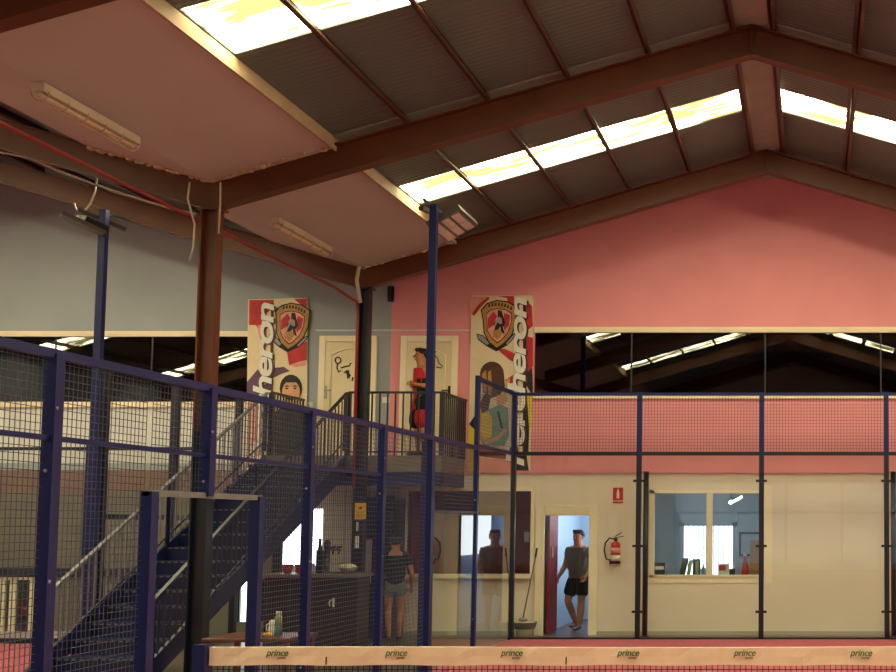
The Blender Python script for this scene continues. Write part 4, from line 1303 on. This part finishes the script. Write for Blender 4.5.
# beer tap
p = on_bar(326.5, 0.2)
t = thing('beer_tap', p, 'dark metal beer tap column with two levers on the bar', 'tap')
b = MB(); b.lathe(p, [(0.07, 0), (0.07, 0.02), (0.05, 0.04), (0.05, 0.42), (0.055, 0.46), (0.03, 0.5)], 14); b.build('column', 'rail_dark', t)
for k, dx in enumerate((0.13, 0.22)):
    b = MB(); b.bar(p + Vector((0.0, -0.04, 0.36)), p + Vector((dx, -0.05, 0.36)), 0.03, 0.03); b.tube([p + Vector((dx, -0.05, 0.37)), p + Vector((dx - 0.03, -0.05, 0.29))], 0.012, 8); b.bar(p + Vector((dx - 0.05, -0.06, 0.39)), p + Vector((dx + 0.03, -0.06, 0.40)), 0.02, 0.025); b.build('lever', 'black', t)
b = MB(); b.box(p.x - 0.02, p.x + 0.24, p.y - 0.12, p.y + 0.05, zc, zc + 0.03); b.build('drip_tray', 'metal', t)
p = on_bar(319.5, 0.3)
t = thing('bottle', p, 'dark tall bottle standing left of the beer tap', 'bottle')
b = MB(); b.lathe(p, [(0.045, 0), (0.05, 0.02), (0.05, 0.32), (0.02, 0.42), (0.018, 0.5)], 14); b.build('glass_body', 'black', t)
b = MB(); b.lathe(p + Vector((0, 0, 0.49)), [(0.021, 0), (0.021, 0.03)], 10); b.build('cap', 'metal', t)
p = on_bar(348, 0.22)
t = thing('snack_bowl', p, 'beige bowl heaped with snacks on the right of the bar', 'bowl')
b = MB(); b.lathe(p, [(0.07, 0), (0.15, 0.09), (0.145, 0.09), (0.06, 0.01)], 18); b.build('bowl', 'countertop', t)
b = MB(); b.sphere(p + Vector((0, 0, 0.085)), 0.13, (1, 1, 0.5), 14); b.build('snacks', 'bucket', t)
p = on_bar(312.5, 0.3)
t = thing('sugar_jar', p, 'small pale jar on the bar behind the fence post', 'jar')
b = MB(); b.lathe(p, [(0.05, 0), (0.05, 0.1), (0.03, 0.13)], 14); b.build('body', 'white', t)
b = MB(); b.lathe(p + Vector((0, 0, 0.13)), [(0.035, 0), (0.035, 0.02)], 14); b.build('lid', 'metal', t)
# tall dark cabinet between bar and reception
c0, c1 = pw(352, 600, 20.2).x, pw(392, 600, 20.2).x
t = thing('tall_cabinet', ((c0 + c1) / 2, 20.4, 0), 'tall dark cabinet with slatted front behind the navy column', 'cabinet')
zt = pw(370, 497, 20.2).z
b = MB(); b.box(c0, c1, 20.2, YW - 0.01, 0, zt); b.build('body', 'navy_dark', t)
b = MB()
for k in range(14): b.box(c0 + 0.36, c1 - 0.03, 20.17, 20.2, 0.9 + k * 0.1, 0.96 + k * 0.1)
b.build('slats', 'rail_dark', t)
b = MB(); b.box(c0 + 0.15, c0 + 0.3, 20.18, 20.2, 0.9, 1.6); b.build('pale_panel', 'greyprint', t)

# signs on the navy column
t = thing('warning_sign', (VX, 19.09, 2.2), 'small yellow warning sign high on the navy column', 'sign')
ys = 19.085
p0, p1 = pw(354.3, 519.3, ys), pw(366, 503, ys)
b = MB(); b.box(p0.x, p1.x, ys - 0.004, ys + 0.006, p0.z, p1.z); b.build('plate', 'yellow', t)
b = MB(); w, h = p1.x - p0.x, p1.z - p0.z
def Q(u, v): return (p0.x + w * u, ys - 0.0045, p0.z + h * v)
b.prism([Q(.32, .66), Q(.5, .72), Q(.44, .86), Q(.56, .76), Q(.7, .7), Q(.62, .62), Q(.5, .62)], (0, -0.002, 0)); b.build('symbol', 'ink', t)
b = MB()
for k in range(4):
    b.box(p0.x + w * .14, p0.x + w * .86, ys - 0.006, ys - 0.004, p0.z + h * (.1 + k * .1), p0.z + h * (.14 + k * .1))
b.build('text_lines', 'gold', t)
for (px0, px1, py0, py1, lab) in ((356.3, 358.4, 522, 531, 'narrow white sticker just below the yellow sign'), (354.8, 359, 536, 548, 'white label lower on the navy column')):
    a, c = pw(px0, py1, ys), pw(px1, py0, ys)
    b = MB(); b.box(a.x, c.x, ys - 0.003, ys + 0.006, a.z, c.z); tag(b.build('sticker', 'white'), lab, 'sticker')

# side table behind the gateway with cleaning things
YT = 12.35
tx0, tx1 = pw(216, 640, YT).x, pw(302, 640, YT).x
t = thing('side_table', ((tx0 + tx1) / 2, YT, 0), 'dark red wooden table outside the court gateway', 'table')
TZ = 0.755
b = MB(); b.box(tx0, tx1, YT - 0.3, YT + 0.4, TZ - 0.035, TZ); b.build('tabletop', 'wood', t, bevel=0.006)
for x in (tx0 + 0.05, tx1 - 0.05):
    for y in (YT - 0.25, YT + 0.35):
        b = MB(); b.box(x - 0.025, x + 0.025, y - 0.025, y + 0.025, 0, TZ - 0.035); b.build('leg', 'wood', t)
p = Vector((pw(278, 633, YT).x, YT, TZ))
t = thing('cleaning_bottle', p, 'teal and clear cleaning bottle on the dark red table', 'bottle')
b = MB(); b.lathe(p, [(0.033, 0), (0.035, 0.01), (0.035, 0.1)], 14); b.mi = 1; b.lathe(p, [(0.0345, 0.1), (0.034, 0.19), (0.02, 0.21)], 14); b.build('body', ['teal', 'greenprint'], t)
b = MB(); b.lathe(p + Vector((0, 0, 0.21)), [(0.028, 0), (0.03, 0.03)], 12); b.build('cap', 'white', t)
p = Vector((pw(268, 638, YT - .1).x, YT - 0.1, TZ))
b = MB(); b.sphere(p + Vector((0, 0, 0.02)), 0.045, (1.1, 0.8, 0.5), 10); b.sphere(p + Vector((-0.04, 0.02, 0.015)), 0.03, (1, 1, 0.5), 8)
tag(b.build('yellow_cloth', 'yellow'), 'crumpled yellow cloth on the dark red table', 'cloth')
# white jug next to it
p = Vector((pw(272, 633, YT + .2).x, YT + 0.2, TZ))
t = thing('water_jug', p, 'white water jug standing behind the teal bottle', 'jug')
b = MB(); b.lathe(p, [(0.03, 0), (0.035, 0.02), (0.03, 0.12), (0.02, 0.14)], 14); b.build('body', 'white', t)
b = MB(); b.tube([p + Vector((-.03, 0, .11)), p + Vector((-.06, 0, .09)), p + Vector((-.055, 0, .04)), p + Vector((-.032, 0, .03))], 0.006, 6); b.build('handle', 'white', t)

# ------------------------------------------------------------------ people
def person(name, loc, yaw, height, label, pose, top, bottom, tops='tee', shoes='black', pants_len=0.5, hairlen=0.0, blocks=None, fat=1.0, loose=1.0):
    """pose: dict of joints in units of standing height, x right, y forward, z up"""
    H = height
    J = dict(pelvis=(0, 0, .52), waist=(0, 0, .60), chest=(0, .005, .71), neck0=(0, 0, .80), neck=(0, .005, .85),
             shL=(-.105, 0, .80), shR=(.105, 0, .80), elL=(-.13, -.02, .63), elR=(.13, -.02, .63), wrL=(-.13, .06, .49), wrR=(.13, .06, .49),
             hipL=(-.052, 0, .50), hipR=(.052, 0, .50), knL=(-.055, .015, .28), knR=(.055, .015, .28), anL=(-.055, -.01, .045), anR=(.055, -.01, .045),
             headyaw=0)
    J.update(pose)
    hy = J.pop('headyaw')
    mt = Matrix.Translation(loc) @ Matrix.Rotation(yaw, 4, 'Z')
    V = {k: Vector(v) * H for k, v in J.items()}
    t = thing(name, loc, label, 'person')
    r = H
    nd = {
        'pelvis': (V['pelvis'], (.082 * r, .066 * r)), 'waist': (V['waist'], (.076 * r, .058 * r)), 'chest': (V['chest'], (.092 * r, .064 * r)),
        'neck0': (V['neck0'], (.055 * r, .045 * r)), 'neck': (V['neck'], .032 * r)}
    ed = [('pelvis', 'waist'), ('waist', 'chest'), ('chest', 'neck0'), ('neck0', 'neck')]
    for s in 'LR':
        nd['sh' + s] = (V['sh' + s], .035 * r)
        nd['el' + s] = (V['el' + s], .024 * r)
        nd['fa' + s] = (V['el' + s].lerp(V['wr' + s], .35), .024 * r)
        nd['wr' + s] = (V['wr' + s], .016 * r)
        hd = (V['wr' + s] - V['el' + s]).normalized()
        nd['pa' + s] = (V['wr' + s] + hd * .035 * r, (.024 * r, .012 * r))
        nd['hip' + s] = (V['hip' + s] - Vector((0, 0, .02 * r)), .053 * r)
        nd['th' + s] = (V['hip' + s].lerp(V['kn' + s], .5), .045 * r)
        nd['kn' + s] = (V['kn' + s], .031 * r)
        nd['ca' + s] = (V['kn' + s].lerp(V['an' + s], .33) + Vector((0, -.008 * r, 0)), .034 * r)
        nd['an' + s] = (V['an' + s], .02 * r)
        nd['he' + s] = (V['an' + s] + Vector((0, .02 * r, -.022 * r)), .02 * r)
        nd['to' + s] = (V['an' + s] + Vector((0, .105 * r, -.03 * r)), (.024 * r, .014 * r))
        ed += [('neck0', 'sh' + s), ('sh' + s, 'el' + s), ('el' + s, 'fa' + s), ('fa' + s, 'wr' + s), ('wr' + s, 'pa' + s),
               ('pelvis', 'hip' + s), ('hip' + s, 'th' + s), ('th' + s, 'kn' + s), ('kn' + s, 'ca' + s), ('ca' + s, 'an' + s), ('an' + s, 'he' + s), ('he' + s, 'to' + s)]
    # head continues the neck
    hs = 1.16
    nd['jaw'] = (V['neck'] + Vector((0, .012 * r, .035 * r)), (.038 * hs * r, .044 * hs * r))
    nd['mid'] = (V['neck'] + Vector((0, .010 * r, .080 * r)), (.046 * hs * r, .056 * hs * r))
    nd['top'] = (V['neck'] + Vector((0, .002 * r, .118 * r)), (.040 * hs * r, .048 * hs * r))
    ed += [('neck', 'jaw'), ('jaw', 'mid'), ('mid', 'top')]
    for k in nd:
        if k not in ('jaw', 'mid', 'top') and k[:2] not in ('he', 'to', 'pa', 'wr'):
            q = nd[k][1]
            nd[k] = (nd[k][0], tuple(x * fat for x in q) if isinstance(q, tuple) else q * fat)
    body = skin_mesh(nd, ed, 'pelvis', 2)
    b = MB(); b.mesh(body)
    # fingers
    for s in 'LR':
        hd = (V['wr' + s] - V['el' + s]).normalized()
        side_ = hd.cross(Vector((0, 1, 0.2))).normalized()
        if side_.length < .1: side_ = Vector((1, 0, 0))
        cu = side_.cross(hd).normalized()
        base = V['wr' + s] + hd * .042 * r
        for k, L in enumerate((.040, .046, .043, .034)):
            o = base + side_ * (k - 1.5) * .0105 * r
            p1 = o + hd * L * .5 * r + cu * .004 * r
            p2 = o + hd * L * .95 * r + cu * .016 * r
            b.tube([o - hd * .01 * r, p1, p2], .0052 * r, 6, r1=.004 * r)
        o = V['wr' + s] + hd * .02 * r - side_ * .018 * r
        b.tube([o, o - side_ * .014 * r + hd * .014 * r + cu * .006 * r, o - side_ * .016 * r + hd * .034 * r + cu * .012 * r], .006 * r, 6, r1=.0045 * r)
    # face
    hm = Matrix.Translation(V['neck']) @ Matrix.Rotation(hy, 4, 'Z')
    def hp(x, y, z): return hm @ (Vector((x * 1.12, y * 1.12, z)) * r)
    b.sphere(hp(0, .066, .068), .010 * r, (.8, 1.1, 1.3), 8)
    for sx in (-1, 1): b.sphere(hp(sx * .046, .0, .07), .014 * r, (.45, .8, 1.2), 8)
    b.mi = 1
    for sx in (-1, 1): b.sphere(hp(sx * .018, .057, .082), .0065 * r, (1.2, .8, .7), 8)
    b.mi = 2
    b.sphere(hp(0, .055, .043), .012 * r, (1.3, .6, .3), 8)
    for v in b.bm.verts: v.co = mt @ v.co
    b.build('body', ['skin', 'ink', 'redprint'], t, recalc=False)
    # hair cap
    b = MB()
    b.sphere(hp(0, -.008, .098), .064 * r, (.92, 1.08, .84), 16)
    for v in list(b.bm.verts):
        lc = hm.inverted() @ v.co / 1
        lim = (.112 if lc.y > .03 * r else (.085 if lc.y > -.005 * r else .045 - hairlen)) * r
        if lc.z < lim: v.co = hm @ Vector((lc.x * .7, min(lc.y, .045 * r) * .7, lim + .004 * r))
    for i in range(9):
        a = i / 8 * math.pi - math.pi / 2
        b.sphere(hp(.034 * math.sin(a), .042 * abs(math.cos(a)) + .004, .132 + .006 * (i % 2)), .018 * r, (1, 1, .8), 6)
    for v in b.bm.verts: v.co = mt @ v.co
    b.build('hair', 'hair', t, recalc=False)
    # top
    nt2 = {k: (nd[k][0], tuple(x * 1.12 + .004 * r for x in nd[k][1])) for k in ('waist', 'chest')}
    nt2['neck0'] = (nd['neck0'][0] + Vector((0, 0, .006 * r)), (.052 * fat * r, .046 * fat * r))
    nt2['hem'] = (V['pelvis'] + Vector((0, 0, -.045 * r)), (.100 * fat * r, .082 * fat * r))
    te = [('hem', 'waist'), ('waist', 'chest'), ('chest', 'neck0')]
    for s in 'LR':
        nt2['sh' + s] = (V['sh' + s] * (0.86 if tops == 'tank' else 1) - Vector((0, 0, .005 * r)), (.036 if tops == 'tank' else .043) * fat * r)
        if tops == 'tank': nt2['sh' + s] = (Vector((V['sh' + s].x * .72, V['sh' + s].y, V['sh' + s].z)), .034 * r)
        te.append(('neck0', 'sh' + s))
        if tops == 'tee':
            nt2['sl' + s] = (V['sh' + s].lerp(V['el' + s], .6), .041 * fat * r)
            te.append(('sh' + s, 'sl' + s))
    m_ = skin_mesh(nt2, te, 'chest', 2)
    b = MB(); b.mesh(m_)
    if blocks:
        b.bm.faces.ensure_lookup_table()
        for f in b.bm.faces:
            c = f.calc_center_median() / r
            f.material_index = 1 if blocks[0](c) else 0
    for v in b.bm.verts: v.co = mt @ v.co
    b.build('shirt', top, t, recalc=False)
    # shorts
    fl_ = fat * r
    ns = {'pelvis': (V['pelvis'], (.092 * fl_, .076 * fl_)), 'belt': (V['waist'] - Vector((0, 0, .01 * r)), (.083 * fl_, .066 * fl_))}
    se = [('pelvis', 'belt')]
    for s in 'LR':
        ns['hip' + s] = (nd['hip' + s][0], .062 * fl_)
        ns['th' + s] = (V['hip' + s].lerp(V['kn' + s], .5), .060 * fl_ * loose)
        ns['hem' + s] = (V['hip' + s].lerp(V['kn' + s], pants_len), .058 * fl_ * loose)
        se += [('pelvis', 'hip' + s)]
        if pants_len > .6: se += [('hip' + s, 'th' + s), ('th' + s, 'hem' + s)]
        else:
            del ns['th' + s]; se += [('hip' + s, 'hem' + s)]
    m_ = skin_mesh(ns, se, 'pelvis', 2)
    b = MB(); b.mesh(m_)
    if blocks:
        b.bm.faces.ensure_lookup_table()
        for f in b.bm.faces:
            c = f.calc_center_median() / r
            f.material_index = 1 if blocks[1](c) else 0
    for v in b.bm.verts: v.co = mt @ v.co
    b.build('shorts', bottom, t, recalc=False)
    for s in 'LR':
        a = V['an' + s]
        sh = {'a': (a + Vector((0, -.012 * r, -.012 * r)), .026 * r), 'b': (a + Vector((0, .03 * r, -.022 * r)), (.028 * r, .023 * r)), 'c': (a + Vector((0, .11 * r, -.03 * r)), (.029 * r, .017 * r))}
        m_ = skin_mesh(sh, [('a', 'b'), ('b', 'c')], 'b', 2)
        b = MB(); b.mesh(m_)
        zmin = min(v.co.z for v in b.bm.verts)
        for v in b.bm.verts: v.co = mt @ v.co
        b.build('shoe', shoes, t, recalc=False)
    return t

# teenager on the balcony, facing left
pX = pw(420, 450, 19.75).x
person('person', (pX, 19.78, ZD + 0.012), R(130), 1.74, 'person in red and black basketball kit standing on the balcony, looking down left', dict(
    wrL=(-.035, .075, .655), elL=(-.15, -.02, .63), wrR=(.03, .08, .65), elR=(.155, -.01, .63), headyaw=R(-15),
    knL=(-.06, .015, .28), knR=(.06, .02, .28), anL=(-.07, -.01, .045), anR=(.06, .0, .045)),
    ['redcloth', 'blackcloth'], ['blackcloth', 'redcloth'], 'tank', 'black', 1.2, 0.0, loose=1.3, fat=1.06,
    blocks=(lambda c: c.x < -.03 and c.z < .70, lambda c: (c.x > 0) == (c.z > .42)))
# man in the lit doorway
mX = pw(578, 600, 21.75).x
person('person', (mX, 21.75, 0.012), R(160), 1.74, 'person in grey t-shirt and dark shorts walking in the lit doorway', dict(
    elR=(.17, -.03, .64), wrR=(.20, .06, .51), elL=(-.14, -.04, .64), wrL=(-.12, .07, .53),
    knL=(-.055, .03, .285), anL=(-.065, .08, .05), knR=(.095, .04, .285), anR=(.075, -.09, .06), headyaw=0),
    'greytee', 'blackcloth', 'tee', 'mopgrey', 0.8, fat=1.2)
# person at the bar
kX = pw(394.5, 600, 19.75).x
person('person', (kX, 19.75, 0.012), R(20), 1.68, 'person in dark top and grey shorts standing at the bar behind the fence post', dict(
    elL=(-.14, .02, .63), wrL=(-.1, .14, .60), elR=(.15, -.02, .63), wrR=(.15, .05, .50), headyaw=0, anL=(-.045, -.01, .045), anR=(.045, -.01, .045)),
    'blackcloth', 'greyshorts', 'tee', 'black', 0.5)

# ------------------------------------------------------------------ light
w = bpy.data.worlds.new('world')
scene.world = w
w.use_nodes = True
w.node_tree.nodes['Background'].inputs['Color'].default_value = (0.6, 0.7, 0.85, 1)
w.node_tree.nodes['Background'].inputs['Strength'].default_value = 0.3
vs = scene.view_settings
vs.view_transform = 'Standard'
vs.look = 'None'
vs.exposure = 0.3
vs.gamma = 1
vs.use_curve_mapping = False
